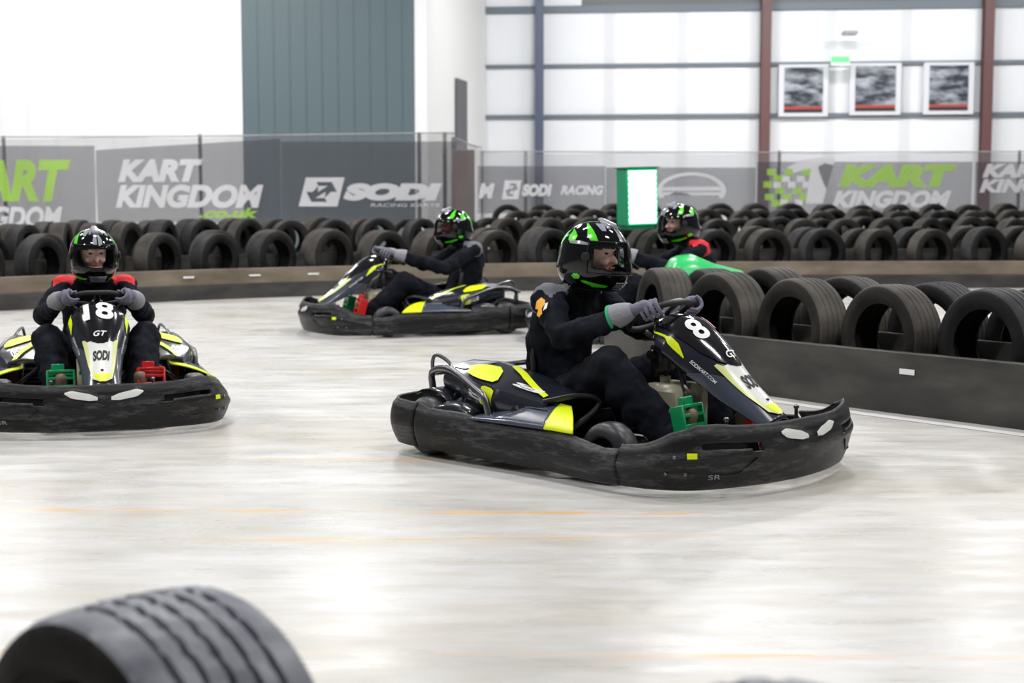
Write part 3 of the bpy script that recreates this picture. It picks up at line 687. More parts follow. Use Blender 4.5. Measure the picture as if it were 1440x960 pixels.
def make_kart(number=None, body='pod', name='go_kart'):
    K = empty(name)
    body_side = M[body]; top = M['podd']
    # bumpers: three wrap-round mouldings
    def seg(nm, a0, a1, n, holes=None):
        m_ = 22; mb = MB(); P = [[bump_pt(lerp(a0, a1, i / n), j / m_) for j in range(m_ + 1)] for i in range(n + 1)]
        vs = [p for r_ in P for p in r_]; fs = []
        for i in range(n):
            for j in range(m_):
                c = (P[i][j] + P[i + 1][j + 1]) / 2
                if holes and holes(c): continue
                fs.append((i * (m_ + 1) + j, (i + 1) * (m_ + 1) + j, (i + 1) * (m_ + 1) + j + 1, i * (m_ + 1) + j + 1))
        mb.add(vs, fs); o = mb.build(nm, M['bumper'], K); solidify(o, .012, 1.0 if False else -1.0); return o
    zs = lambda c: .222 + .0 * abs(c.y)
    hole = lambda c: c.x > 1.5 and ((.31 < abs(c.y) < .575 and abs(c.z - (.205 + .06 * (.45 - abs(c.y)) * -1)) < .0135))
    fb = seg('front_bumper', aS, 1 - aS, 150, hole)
    seg('side_bumper', aR, aS - .0015, 90); seg('side_bumper', 1 - aS + .0015, 1 - aR, 90)
    seg('rear_bumper', 0, aR - .0015, 40, lambda c: abs(c.z - .16) < .014 and .38 < abs(c.y) < .52)
    seg('rear_bumper', 1 - aR + .0015, 1, 40)
    # raised ribs and bolts on the bumper
    for s in (-1, 1):
        mb = MB(); ln = [bump_at(s * y, z, off=.003) for y, z in ((.62, .10), (.5, .085), (.42, .09), (.38, .12), (.34, .15))]
        mb.tube(ln, .004, 6); mb.build('rib', M['bumper'], K)
    for s in (-1, 1):
        for (y, z) in ((.655, .17), (.63, .10), (.672, .10)):
            p = bump_at(s * y, z, off=.002); mb = MB(); mb.ell(p, (.008, .008, .008), 8, 6); mb.build('bolt', M['steel'], K)
    # pale badge: two wings in the middle of the front
    for s in (-1, 1):
        P = []
        for i in range(13):
            t = i / 12; y = lerp(.035, .205, t); zc = lerp(.212, .242, t); hh = interp(t, [0, .25, .8, 1], [.008, .018, .020, .004])
            P.append([bump_at(s * y, zc - hh, off=.008), bump_at(s * y, zc, off=.011), bump_at(s * y, zc + hh, off=.008)])
        mb = MB(); mb.grid(P); mb.build('badge', M['palewhite'], K)
        mb = MB(); mb.grid([[bump_at(s * y, z, off=.005) for z in (.165, .176, .188)] for y in (.598, .612, .626)]); mb.build('yellow_tab', M['yellow'], K)
        # the dark backing visible through the slots
        P = [[bump_at(s * y, z, off=-.05) for z in (.16, .25)] for y in (.29, .36, .45, .54, .60)]
        mb = MB(); mb.grid(P); mb.build('slot_backing', M['podd'], K)
    text_on('lettering', 'SR', lambda a, b_: bump_at(-.555 + a * .05, .075 + b_ * .02, off=.006), M['hgrey'], K, 0)
    # floor tray, frame rails
    mb = MB(); mb.box((.30, -.33, .035), (1.74, .33, .045), .004); mb.build('floor_tray', M['plastic'], K)
    mb = MB()
    for s in (-1, 1):
        mb.tube(spline([(.12, s * .30, .09), (.5, s * .33, .07), (1.1, s * .36, .06), (1.5, s * .28, .06), (1.76, s * .22, .07)], 24)[0], .016, 8)
        mb.tube(spline([(.45, s * .33, .09), (.55, s * .60, .11), (1.15, s * .61, .11), (1.25, s * .36, .09)], 24)[0], .013, 8)
    for x in (.25, .7, 1.12, 1.5, 1.75): mb.tube([(x, -.3, .07), (x, .3, .07)], .015, 8)
    mb.tube([(1.32, -.46, .13), (1.32, .46, .13)], .015, 8)
    mb.build('chassis_frame', M['frame'], K)
    mb = MB(); mb.tube([(.27, -.5, .14), (.27, .5, .14)], .02, 12); mb.build('rear_axle', M['steel'], K)
    for s in (-1, 1):
        wheel(K, .27, s * .515, .14, .19, s); wheel(K, 1.335, s * .535, .13, .125, s)
    # side pods: outer skirt top surface with a ridge, then a fluorescent wing toward the front wheel
    for s in (-1, 1):
        def S(u, v, off=0.0, s=s):     # u 0 outer .. 1 inner, v 0 rear .. 1 front
            x = lerp(lerp(.60, 1.24, v), lerp(.80, 1.02, v), u); yo = interp(x, [.5, 1.1, 1.3], [-.648, -.655, -.68])
            y = lerp(yo, -.42, u); z = lerp(.216, interp(v, [0, .35, 1], [.25, .298, .285]), u ** .8) + .012 * math.sin(PI * u) + off
            return Vector((x, -s * y if s > 0 else y, z)) if False else Vector((x, y * (-s), z))
        mb = patch(lambda u, v, o, S=S: S(u, v, o), [(0, 0, 1), (.35, 0, 1), (.72, 0, 1)], 0, 8); o = mb.build('side_pod', body_side, K); solidify(o, .008)
        mb = patch(lambda u, v, o, S=S: S(u, v, o), [(.72, 0, 1), (1.0, .0, 1)], .001, 8); yw = mb.build('pod_wing', M['yellow'], o); solidify(yw, .008)
        mb = MB(); mb.tube([S(.5, .05 + .6 * t, .004) for t in (0, .3, .6, 1)], .0035, 6); mb.build('crease', M['pod'], o)
        P = []                        # inner wall dropping to the frame
        for i in range(9):
            t = i / 8; q = S(1, t); P.append([q, q + Vector((0, s * -.012 * -1, -.10)), q + Vector((0, s * .01, -.19))])
        mb = MB(); mb.grid(P); iw = mb.build('inner_wall', M['plastic'], o); solidify(iw, .006)
        # rear fender over the bumper beside the back wheel
        P = []
        for i in range(9):
            t = i / 8; x = lerp(.34, .60, t); q = bump_pt((A_X(x)) if s < 0 else 1 - A_X(x), 1.0)
            P.append([q, q + Vector((.0, -s * .05, .03 * math.sin(PI * t) + .01)), q + Vector((.0, -s * .13, .035 * math.sin(PI * t))), q + Vector((0, -s * .14, -.08))])
        mb = MB(); mb.grid(P); o = mb.build('rear_fender', M['podd'], K); solidify(o, .008)
        # engine cover
        F = cover_surface(-1) if s < 0 else cover_surface(1)
        mb = patch(F, [(0, 0, 1), (.3, 0, 1), (.7, 0, 1), (1, 0, 1)], 0, 16); cv = mb.build('engine_cover', M['podd'], K); solidify(cv, .008)
        mb = patch(F, [(.03, .20, .50), (.20, .12, .52), (.27, .1, .30)], .004); mb.build('pale_panel', M['hgrey'], cv)
        mb = patch(F, [(.20, .40, .44), (.30, .26, .58), (.38, .22, .60), (.46, .30, .60), (.56, .50, .57)], .007); mb.build('yellow_panel', M['yellow'], cv)
        mb = patch(F, [(.42, .04, .12), (.60, .16, .25), (.95, .46, .54)], .009); mb.build('yellow_stripe', M['yellow'], cv)
        mb = patch(F, [(.50, .68, .90), (.53, .66, .92), (.60, .66, .92), (.63, .68, .90)], .006); mb.build('yellow_badge', M['yellow'], cv)
        text_on('lettering', 'SODI', (lambda a, b_, F=F, s=s: F(.74 + ((a) if s < 0 else (1 - a)) * .14, .54 - b_ * .16, .007)), M['white'], cv, .03)
        text_on('lettering', '20', (lambda a, b_, F=F, s=s: F(.49 - b_ * .10 if False else .40 + ((a) if s < 0 else (1 - a)) * .10, .90 - b_ * .22, .009)), M['white'], cv, .05)
        # front legs of the cover and its dark brace loop to the seat
        mb = MB(); mb.tube(spline([F(.8, .80), F(.9, .86) + Vector((.03, 0, -.06)), F(.9, .9) + Vector((.05, 0, -.16))], 10)[0], [.022] * 10, 8)
        mb.tube(spline([F(.6, .97), F(.3, 1) + Vector((.09, 0, .01)), F(.1, 1) + Vector((.14, 0, -.03)), F(.5, 1) + Vector((.10, 0, -.12)), F(.9, .92) + Vector((.03, 0, -.12))], 20)[0], .013, 8)
        mb.build('cover_strut', M['plastic'], K)
        # engine under the cover
        mb = MB(); mb.box((.42, s * .36 - .09, .09), (.66, s * .36 + .09, .27), .02)
        for k in range(6): mb.box((.66, s * .36 - .08, .12 + k * .024), (.76, s * .36 + .08, .13 + k * .024))
        mb.tube([(.36, s * .36, .2), (.30, s * .36, .30), (.40, s * .42, .34)], .03, 10); eg = mb.build('engine', M['engine'], K)
        mb = MB(); mb.box((.50, s * .47 - .03, .13), (.64, s * .47 + .03, .24), .012); mb.build('red_housing', mat('dark red housing', (.22, .01, .012), .4), eg)
        # rear protection bar: hoop and thick bent tube running forward and down
        mb = MB()
        mb.tube(spline([(.13, s * .40, .29), (.14, s * .41, .37), (.34, s * .49, .40), (.60, s * .585, .335), (.66, s * .60, .31), (.69, s * .60, .23)], 30)[0], .017, 10)
        mb.tube(spline([(.14, s * .41, .36), (.15, s * .42, .425), (.19, s * .43, .455), (.30, s * .46, .43), (.34, s * .48, .395)], 20)[0], .009, 8)
        mb.build('side_bar', M['steel'], K)
        # rear mudguard arm over the rear wheel
        P = [[Vector((.27 - .165 * math.cos(a), s * (.46 + .10 * q), .14 + .175 * math.sin(a))) for q in (0, .5, 1)] for a in (math.radians(x) for x in (150, 130, 110, 90, 72, 55))]
        mb = MB(); mb.grid([[p for p in r_] for r_ in P]); mg = mb.build('mudguard', M['podd'], K); solidify(mg, .006)
    mb = MB(); mb.tube(spline([(.14, -.41, .36), (.06, -.30, .35), (.05, 0, .35), (.06, .30, .35), (.14, .41, .36)], 24)[0], .014, 8)
    for s in (-1, 1): mb.tube([(.05, s * .2, .35), (.05, s * .2, .15), (.2, s * .2, .08)], .012, 8)
    mb.build('rear_bar', M['frame'], K)
    # seat: bucket shell
    P = []; prof = [(1.02, .13, .16), (.90, .085, .19), (.74, .075, .20), (.60, .10, .205), (.53, .22, .21), (.49, .36, .205), (.455, .50, .18), (.44, .56, .14)]
    sp_, _ = spline(prof, 22)
    for q in sp_:
        x, z, hw = q; row = []
        k = min(1, max(0, (z - .1) / .3))
        for j in range(15):
            u = -1 + 2 * j / 14; e = abs(u) ** 2.6
            row.append((x + e * .10 * k * 1.2, u * hw, z + e * .13 * (1 - k)))
        P.append(row)
    mb = MB(); mb.grid(P); o = mb.build('seat', M['plastic'], K); solidify(o, .014)
    # steering: column, hub, rim
    c0 = SW_C; n_ = SW_N
    mb = MB(); mb.tube([tuple(c0 - n_ * .03), (1.36, 0, .30), (1.50, 0, .12)], .012, 10); mb.build('steering_column', M['steel'], K)
    sw = empty('steering_wheel', tuple(c0)); sw.parent = K; sw.rotation_euler = n_.to_track_quat('Z', 'Y').to_euler()
    mb = MB(); rim = []
    for k in range(48):
        a = 2 * PI * k / 48; rad = SW_R * (1.0 - .10 * max(0, math.cos(a)) ** 6); rim.append(sw_rim(a, local=True))
    mb.tube(rim, .014, 10, closed=True); mb.build('rim', M['dark'], sw)
    mb = MB()
    for a in (0, PI / 2 * 1.0, PI, ): q = sw_rim(a, True); mb.tube([(0, 0, -.02), q * .5 + Vector((0, 0, -.01)), q], .011, 8, flat=1.6)
    mb.lathe([(0, .0), (.035, .0), (.04, -.01), (.04, -.03), (0, -.035)], 20, 'z', closed=False); mb.build('hub', M['frame'], sw)
    # front fairing
    mb = patch(fair, [(0, -1, 1), (.5, -1, 1), (1, -1, 1)], 0, 28); ff = mb.build('front_fairing', M['podd'], K); solidify(ff, .006)
    mb = patch(fair, [(.015, -.40, .40), (.08, -.50, .50), (.30, -.56, .56), (.46, -.50, .50), (.56, -.38, .38), (.61, -.22, .22), (.63, -.08, .08)], .007, 20); mb.build('hood', M['gloss'] if body != 'kartgreen' else M['kartgreen'], ff)
    mb = patch(fair, [(.02, -.20, .20), (.045, -.30, .30), (.075, -.26, .26)], .011, 12); mb.build('hood_edge', M['yellow'], ff)
    for s in (-1, 1):
        mb = patch(lambda u, v, o, s=s: fair(u * s, v, o), [(.09, .66, .70), (.24, .66, .71), (.29, .62, .76), (.35, .64, .78), (.43, .76, .78)], .004, 6); mb.build('yellow_stripe', M['yellow'], ff)
        mb = patch(lambda u, v, o, s=s: fair(u * s, v, o), [(.50, .93, .98), (.66, .48, .98), (.8, .46, .97), (.99, .40, .95)], .002, 8); mb.build('slate_side', M['pod'], ff)
        text_on('lettering', 'SODIKART.COM', (lambda a, b_, s=s: fair(s * (.76 - .07 * b_), .47 + .18 * (a if s < 0 else 1 - a), .006)), M['white'], ff, .02)
        mb = patch(lambda u, v, o, s=s: fair(u * s, v, o), [(.57, .44, .50), (.60, .36, .50), (.80, .36, .46), (.94, .20, .34), (.975, .0, .10)], .0065, 5); mb.build('yellow_edge', M['yellow'] if False else M['paleyellow'], ff)
    mb = patch(fair, [(.60, -.38, .38), (.66, -.37, .37), (.80, -.36, .36), (.92, -.24, .24), (.97, -.08, .08)], .0055, 14); mb.build('pale_panel', M['palewhite'], ff)
    mb = patch(fair, [(.90, -.26, .26), (.94, -.20, .20), (.975, -.06, .06)], .0075, 8); mb.build('yellow_tip', M['yellow'], ff)
    text_on('lettering', 'SODI', lambda a, b_: fair(-.26 + .52 * a, .78 - .09 * b_, .0075), M['dark'], ff, .05, .2)
    text_on('lettering', 'GT', lambda a, b_: fair(-.16 + .32 * a, .575 - .045 * b_, .013), M['white'], ff, .02, .3)
    mb = MB(); mb.ell(fair(0, .87, .006), (.009, .009, .006), 10, 6); mb.build('bolt', M['dark'], ff)
    if number:
        text_on('race_number', number, lambda a, b_: fair(-.36 + .27 * a, .27 + .15 * (1 - b_), .013), M['white'], ff, .03)
        mb = patch(fair, [(.27, .12, .20), (.36, .16, .26)], .013, 4); mb.build('red_mark', mat('faded red print', (.70, .25, .28), .4), ff)
    # cream fuel tank, two lobes, with hose
    mb = MB()
    for y0, y1 in ((-.125, -.02), (.0, .105)):
        mb.box((1.17, y0, .10), (1.40, y1, .375), .03)
    mb.box((1.18, -.10, .10), (1.39, .09, .30), .02); mb.tube([(1.22, -.0, .36), (1.22, -.0, .40)], .025, 12); tk = mb.build('fuel_tank', M['cream'], K)
    mb = MB(); mb.tube(spline([(1.22, 0, .40), (1.24, .0, .46), (1.18, .02, .50), (1.12, .1, .46), (1.1, .2, .3)], 20)[0], .008, 8)
    mb.box((1.17, -.06, .42), (1.24, .06, .54), .01); mb.tube([(1.2, -.09, .5), (1.2, .09, .5)], .022, 10); mb.tube([(1.23, -.05, .55), (1.16, -.07, .60)], .012, 8)
    mb.tube([(1.30, -.05, .56), (1.42, -.11, .28)], .006, 6); mb.tube([(1.18, .05, .44), (1.15, .06, .38)], .03, 10)
    mb.build('column_bracket', M['engine'], K)
    # pedals: grilled plates with side guards
    for s, m_, nm in ((-1, 'green', 'throttle_pedal'), (1, 'red', 'brake_pedal')):
        yc = -.215 if s < 0 else .275; x0 = 1.57; mb = MB()
        T_ = Matrix.Translation((x0, yc, .06)) @ Matrix.Rotation(math.radians(-14), 4, 'Y')
        for z in (.03, .075, .12, .165, .21, .25): mb.box((-.006, -.075, z), (.020, .075, z + .016), .003, T_)
        for y in (-.078, .066): mb.box((-.05, y, .0), (.022, y + .012, .265), .004, T_)
        for z in (.09, .24): mb.box((-.055, -.078, z), (-.045, .078, z + .014), .002, T_)
        mb.box((-.02, -.05, .262), (.015, .02, .30), .004, T_); mb.tube([(x0, yc - .09, .06), (x0, yc + .09, .06)], .010, 8)
        mb.build(nm, M[m_], K)
    for s in (-1, 1): mb = MB(); mb.ell((1.74, s * .27, .28), (.013, .013, .011), 10, 6); mb.tube([(1.74, s * .27, .05), (1.74, s * .27, .28)], .008, 6); mb.build('bumper_pin', M['steel'], K)
    return K
M['paleyellow'] = mat('pale lime edge print', (.80, .84, .35), .3)
SW_C = Vector((1.185, 0, .675)); SW_N = Vector((-.50, 0, .866)).normalized(); SW_R = .150
_q = SW_N.to_track_quat('Z', 'Y')
SW_E1 = Vector((0, 1, 0)); SW_E2 = SW_E1.cross(SW_N)         # forward and up along the wheel
if SW_E2.x < 0: SW_E2 = -SW_E2
def sw_rim(a, local=False):                                   # a: 0 = driver's left, pi/2 = far side, pi = right
    r_ = SW_R * (1 - .22 * max(0, math.sin(a)) ** 4)
    p = SW_E1 * math.cos(a) * SW_R + SW_E2 * math.sin(a) * r_
    return _q.inverted() @ p if local else SW_C + p

# ------------------------------------------------------------------ the driver
def fuse(mb, name, mats, voxel, smooth_it=2, choose=None):
    me = mb.mesh(name + '_raw', mats); o = bpy.data.objects.new('raw', me); C.objects.link(o)
    m_ = o.modifiers.new('r', 'REMESH'); m_.mode = 'VOXEL'; m_.voxel_size = voxel; m_.use_smooth_shade = True
    s_ = o.modifiers.new('s', 'SMOOTH'); s_.iterations = smooth_it; s_.factor = .6
    dg = bpy.context.evaluated_depsgraph_get(); dg.update(); me2 = bpy.data.meshes.new_from_object(o.evaluated_get(dg)); bpy.data.objects.remove(o)
    me2.name = name; me2.materials.clear()
    for q in mats: me2.materials.append(q)
    for p in me2.polygons: p.use_smooth = True; p.material_index = choose(p.center) if choose else 0
    return me2

HEAD = Vector((.80, 0, .925)); HS = 1.0
def hand_pts(s):
    a = math.radians(22) if s > 0 else PI - math.radians(22)
    P = sw_rim(a); r_ = (P - SW_C).normalized(); t = SW_N.cross(r_) * 1.0
    if t.dot(SW_E2) < 0: t = -t
    return P, r_, t
def wrist(s):
    P, r_, t = hand_pts(s); return P + r_ * .035 + SW_N * .03 - t * .085
def helmet_pt(az, el, off=0.0):                             # degrees; z up, x forward
    a, e = math.radians(az), math.radians(el); s_, n = math.sin(e), 2.5
    rad = max(0.0, 1 - abs(s_) ** n) ** (1 / n) if s_ < 0 else math.cos(e) ** .92
    A, B, Cc = .172, .140, .165; ca = math.cos(a)
    x, y, z = A * ca * rad, B * math.sin(a) * rad, Cc * s_
    if z < .0:
        k = min(1, -z / .06); x += .022 * max(0, ca) ** 3 * k; x -= .02 * k * max(0, -ca)
    p = Vector((x, y, z)); nrm = Vector((x / A ** 2, y / B ** 2, z / Cc ** 2)).normalized(); return p + nrm * off
def make_driver(shoulder='suitgrey', badge=False, yaw=0.0, name='person', bulk=1.0, face='skin', lean=0.0):
    D = empty(name); O = Vector((.62, 0, 0)); HEAD = Vector((.80 - lean, 0, .925)); LN_ = lambda z: lean * max(0, min(1, (z - .2) / .5))
    mb = MB(); W_R, W_L = wrist(-1), wrist(1); b_ = bulk
    # torso as one lofted column, elliptical
    tor = [(.60, .14, .19, .13), (.59, .22, .19, .145), (.585, .33, .175, .14), (.585, .45, .172, .135), (.60, .57, .185, .135), (.63, .67, .20, .125), (.665, .74, .185, .10), (.70, .79, .115, .08), (.725, .82, .07, .07)]
    rings = []
    for x, z, w_, d_ in spline([(x, z, w_, d_) for x, z, w_, d_ in tor], 26)[0] if False else [tuple(v) for v in np.array([[np.interp(q, range(len(tor)), [t_[k] for t_ in tor]) for k in range(4)] for q in np.linspace(0, len(tor) - 1, 30)])]:
        rings.append([Vector((x - LN_(z) + d_ * math.cos(a), w_ * b_ * math.copysign(abs(math.sin(a)) ** .85, math.sin(a)), z)) for a in (2 * PI * j / 26 for j in range(26))])
    mb.loft(rings)
    mb.capsule((.70 - lean, 0, .78), (.765 - lean, 0, .87), .062, .058)
    for s, wr in ((-1, W_R), (1, W_L)):
        sh = Vector((.67 - lean, s * .175, .725)); el = Vector((.86 - lean * .6, s * .30, .575)) if s < 0 else Vector((.87 - lean * .6, s * .29, .57))
        mb.ell(sh, (.085, .08, .082)); mb.capsule(sh, el, .075, .060); mb.capsule(el, wr - (wr - el).normalized() * .05, .060, .044)
        mb.capsule(sh, (.64 - lean, s * .08, .70), .085, .08)
        for k, q in enumerate((.25, .5, .75)): mb.ell(sh.lerp(el, q) + Vector((0, 0, -.01 * (k % 2))), (.068 - .004 * k,) * 3, 12, 8)
        for q, r_ in ((.15, .064), (.4, .058), (.62, .056), (.78, .050)): mb.ell(el.lerp(wr, q) + Vector((0, 0, -.008)), (r_, r_, r_), 12, 8)
        hip = Vector((.66, s * .105, .20)); kn = Vector((1.12, s * .275, .455)); an = Vector((1.43, s * .225, .17))
        mb.capsule(hip, kn, .12, .092); mb.capsule(kn, an, .090, .070); mb.ell(kn, (.095, .09, .095))
        for q, r_ in ((.2, .108), (.45, .105), (.7, .093)): mb.ell(hip.lerp(kn, q) + Vector((0, s * .012, -.012)), (r_, r_, r_), 14, 8)
        for q, r_ in ((.3, .096), (.55, .092), (.8, .082)): mb.ell(kn.lerp(an, q) + Vector((-.02, 0, -.01)), (r_, r_, r_), 14, 8)
    # head, turned
    Rz = Matrix.Rotation(yaw, 3, 'Z'); hd = lambda x, y, z: HEAD + Rz @ Vector((x, y, z))
    mb.ell(hd(-.005, 0, .02), (.095, .074, .108), 24, 18, Rz); mb.capsule(hd(.035, 0, -.075), hd(.0, 0, -.06), .045, .055)
    mb.capsule(hd(.090, 0, .015), hd(.112, 0, -.022), .010, .016, 10); mb.ell(hd(.086, 0, -.075), (.022, .024, .02), 12, 8, Rz)
    for s in (-1, 1): mb.ell(hd(.068, s * .036, -.02), (.028, .024, .026), 12, 8, Rz); mb.ell(hd(.082, s * .03, .038), (.02, .026, .009), 12, 8, Rz)
    mb.v = [tuple(Vector(p) - O) for p in mb.v]
    ARM = 0
    def choose(c):
        z, y, x = c.z, abs(c.y), c.x + O.x + lean
        if z > .845: return 1
        if z > .655 - .0 and y > .10 and y < .24 and x < .74 and z > .70 - (y - .16) * .45 + .0: return 2
        if z > .775: return 1 if (x > .79 and False) else 0
        return 0
    me = fuse(mb, 'body', [M['suit'], M[face], M[shoulder]], .011, 2, choose)
    body = bpy.data.objects.new('body', me); C.objects.link(body); body.parent = D
    tex = bpy.data.textures.get('cloth folds') or bpy.data.textures.new('cloth folds', 'CLOUDS'); tex.noise_scale = .085; tex.noise_depth = 2
    vg = body.vertex_groups.new(name='cloth'); vg.add([v.index for v in me.vertices if v.co.z < .80], 1.0, 'REPLACE')
    dm = body.modifiers.new('folds', 'DISPLACE'); dm.texture = tex; dm.strength = .035; dm.mid_level = .5; dm.vertex_group = 'cloth'
    hl = lambda p: p - O
    # face details
    for s in (-1, 1): e_ = MB(); e_.ell(hl(hd(.083, s * .031, .018)), (.009, .013, .006), 12, 8, Rz); e_.build('eye', M['eye'], D)
    e_ = MB(); e_.capsule(hl(hd(.094, -.020, -.050)), hl(hd(.094, .020, -.050)), .006, .006, 8); e_.build('mouth', M['lip'], D)
    # collar
    mb = MB(); rg = []
    for z, r_, th in ((.775, .098, 0), (.80, .086, 0), (.835, .082, 0), (.84, .074, 0), (.80, .072, 0)): rg.append([hl(Vector((.715 - lean + (z - .775) * .5 + r_ * math.cos(a), r_ * .98 * math.sin(a), z + .02 * math.cos(a) * -1))) for a in (2 * PI * j / 28 for j in range(28))])
    mb.loft(rg, cap=False); mb.build('collar', M['suit'], D)
    if badge:                         # yellow and white badge on the upper arm
        el = Vector((.86, -.30, .575)); sh = Vector((.67, -.175, .725)); ax = (el - sh).normalized(); sd = ax.cross(Vector((0, 1, 0))).normalized(); nn = sd.cross(ax).normalized()
        if nn.y > 0: nn = -nn
        def B(u, v, off=0): c = sh.lerp(el, .25 + .36 * u); a = (v - .5) * 1.3 - .25; return hl(c + (nn * math.cos(a) + (ax.cross(nn)) * math.sin(a)) * (.091 + off))
        mb = patch(lambda u, v, o: B(v, u, o), [(0, .30, .55), (.3, .2, .75), (.55, .25, .6), (.7, .45, .8), (1, .5, .7)], .001, 6); mb.build('arm_badge', M['orange'], D)
        mb = patch(lambda u, v, o: B(v, u, o), [(.55, .12, .24), (.9, .25, .42)], .002, 5); mb.build('arm_badge', M['white'], D)
    # gloves with five fingers closed round the rim
    for s in (-1, 1):
        P, r_, t = hand_pts(s); n_ = SW_N; mb = MB(); wr = wrist(s)
        mb.capsule(wr - (P - wr).normalized() * .03, wr, .030, .027); mb.capsule(wr + t * .0, P + r_ * .034 + n_ * .022 + t * -.005, .026, .027, 14, 1.1)
        mb.ell(P + r_ * .030 + n_ * .020 + t * .0, (.024, .030, .024), 14, 10); mb.ell(P + r_ * .028 + n_ * .018 + t * .028, (.020, .024, .020), 14, 10); mb.ell(P + r_ * .032 + n_ * .022 - t * .03, (.026, .026, .022), 14, 10)
        for k, (of, ln) in enumerate(((.050, .95), (.0245, 1.05), (-.001, 1.0), (-.0255, .85))):
            rr = .0100 - .0008 * (k == 3)
            c = P + t * of; pp = [c + r_ * .034 + n_ * .026, c + r_ * .052 * ln + n_ * .002, c + r_ * .044 * ln - n_ * .026, c + r_ * .012 - n_ * .040 * ln, c - r_ * .018 * ln - n_ * .028]
            cv, _ = spline(pp, 14); mb.tube(cv, [rr * (1.08 - .02 * i) for i in range(14)], 10); mb.ell(cv[-1], (rr * .85,) * 3, 8, 6)
        cv, _ = spline([P + r_ * .03 + n_ * .022 - t * .03, P + r_ * .006 + n_ * .030 - t * .008, P - r_ * .008 + n_ * .026 + t * .022, P - r_ * .006 + n_ * .022 + t * .040], 12)
        mb.tube(cv, [.0135 - .0004 * i for i in range(12)], 10); mb.ell(cv[-1], (.009,) * 3, 8, 6)
        mb.v = [tuple(Vector(p) - O) for p in mb.v]
        gm = fuse(mb, 'glove', [M['glove']], .0034, 1); go = bpy.data.objects.new('glove', gm); C.objects.link(go); go.parent = D
        el = Vector((.86 - lean * .6, s * .30, .575)); dr = (wr - el).normalized(); mb = MB(); mb.tube([hl(wr - dr * .075), hl(wr - dr * .04), hl(wr), hl(wr + dr * .025)], [.057, .055, .045, .034], 16); mb.build('glove_cuff', M['cuff'], go)
        if s < 0 and badge: mb = MB(); mb.tube([hl(wr - dr * .084), hl(wr - dr * .070)], [.060, .0595], 16); mb.build('green_cuff_edge', mat('green cuff edge', (.02, .45, .18), .7), go)
        # shoe
        an = Vector((1.42, s * .225, .135)); mb = MB()
        mb.capsule(an + Vector((-.005, 0, .01)), an + Vector((.0, 0, -.06)), .046, .044); mb.capsule(an + Vector((.0, 0, -.06)), an + Vector((.065, 0, .05)), .042, .042); mb.capsule(an + Vector((.05, 0, .02)), an + Vector((.095, s * -.01, .135)), .042, .036)
        mb.v = [tuple(Vector(p) - O) for p in mb.v]
        sm = fuse(mb, 'shoe', [M['shoe']], .008, 2); so = bpy.data.objects.new('shoe', sm); C.objects.link(so); so.parent = D
    # helmet
    H = empty('helmet'); H.parent = D; H.location = HEAD - O; H.rotation_euler = (0, math.radians(4), yaw); H.scale = (HS,) * 3
    NA, NE = 96, 64; fs = []; vs = []
    el0, el1 = -66, 90
    for i in range(NA):
        for j in range(NE + 1): vs.append(helmet_pt(-180 + 360 * i / NA, lerp(el0, el1, j / NE)))
    for i in range(NA):
        for j in range(NE):
            az = -180 + 360 * (i + .5) / NA; p = helmet_pt(az, lerp(el0, el1, (j + .5) / NE))
            top_, bot_ = .060 - .012 * (az / 60) ** 2, -.052 + .012 * (abs(az) / 60) ** 2
            if abs(az) < 66 and bot_ < p.z < top_: continue
            if p.z < -.125 + .0 and abs(az) > 120: continue
            a0 = i * (NE + 1) + j; a1 = ((i + 1) % NA) * (NE + 1) + j; fs.append((a0, a1, a1 + 1, a0 + 1))
    mb = MB(); mb.add(vs, fs); sh_ = mb.build('shell', M['helmet'], H); solidify(sh_, .022)
    mb = MB(); P = []
    for i in range(37):
        az = -76 + 152 * i / 36; row = []
        zz = lambda z: math.degrees(math.asin(max(-1, min(1, z / .165))))
        for j in range(13): row.append(helmet_pt(az, zz(lerp(-.066, .078, j / 12)), .008))
        P.append(row)
    mb.grid(P); mb.build('visor', M['visor'], H)
    mb = MB()
    mb.tube([P[i][-1] for i in range(37)] + [P[36][j] for j in range(11, 0, -1)] + [P[i][0] for i in range(36, -1, -1)] + [P[0][j] for j in range(1, 12)], .0022, 6, closed=True); mb.build('visor_rim', M['dark'], H)
    for s in (-1, 1):
        c = helmet_pt(s * 78, 3, .010); nn = Vector((.2, s, 0)).normalized(); mb = MB(); mb.tube([c - nn * .008, c + nn * .004, c + nn * .007], [.022, .022, .016], 16); mb.build('visor_pivot', M['dark'], H)
    hp = lambda u, v, o: helmet_pt(u, v, o)
    def strip(rows, m_, nm): mb = patch(hp, [(el, a, b2) for el, a, b2 in rows], .0025, 6); mb.build(nm, M[m_], H)
    for s in (-1, 1):
        q = lambda rows: [(e_, s * a, s * c_) for e_, a, c_ in rows]
        strip(q([(30, 60, 74), (40, 64, 82), (52, 72, 86), (62, 84, 96), (70, 100, 108)]), 'neon', 'green_flash')
        strip(q([(50, 40, 50), (62, 36, 60), (72, 30, 70)]), 'hgrey', 'silver_flash')
        strip(q([(26, 104, 120), (36, 102, 126), (44, 112, 124), (50, 128, 132)]), 'neon', 'green_flash')
        strip(q([(18, 140, 150), (30, 136, 158), (40, 138, 150), (46, 140, 142)]), 'neon', 'green_flash')
        strip(q([(-2, 152, 168), (8, 148, 172), (18, 154, 166)]), 'neon', 'green_flash')
        strip(q([(-52, 40, 66), (-47, 36, 72), (-43, 58, 84), (-38, 80, 88)]), 'neon', 'green_flash')
        strip(q([(-36, 92, 100), (-30, 88, 104), (-26, 92, 98)]), 'neon', 'green_flash')
        strip(q([(22, 76, 112), (25, 74, 118), (28, 90, 104)]), 'hgrey', 'silver_flash')
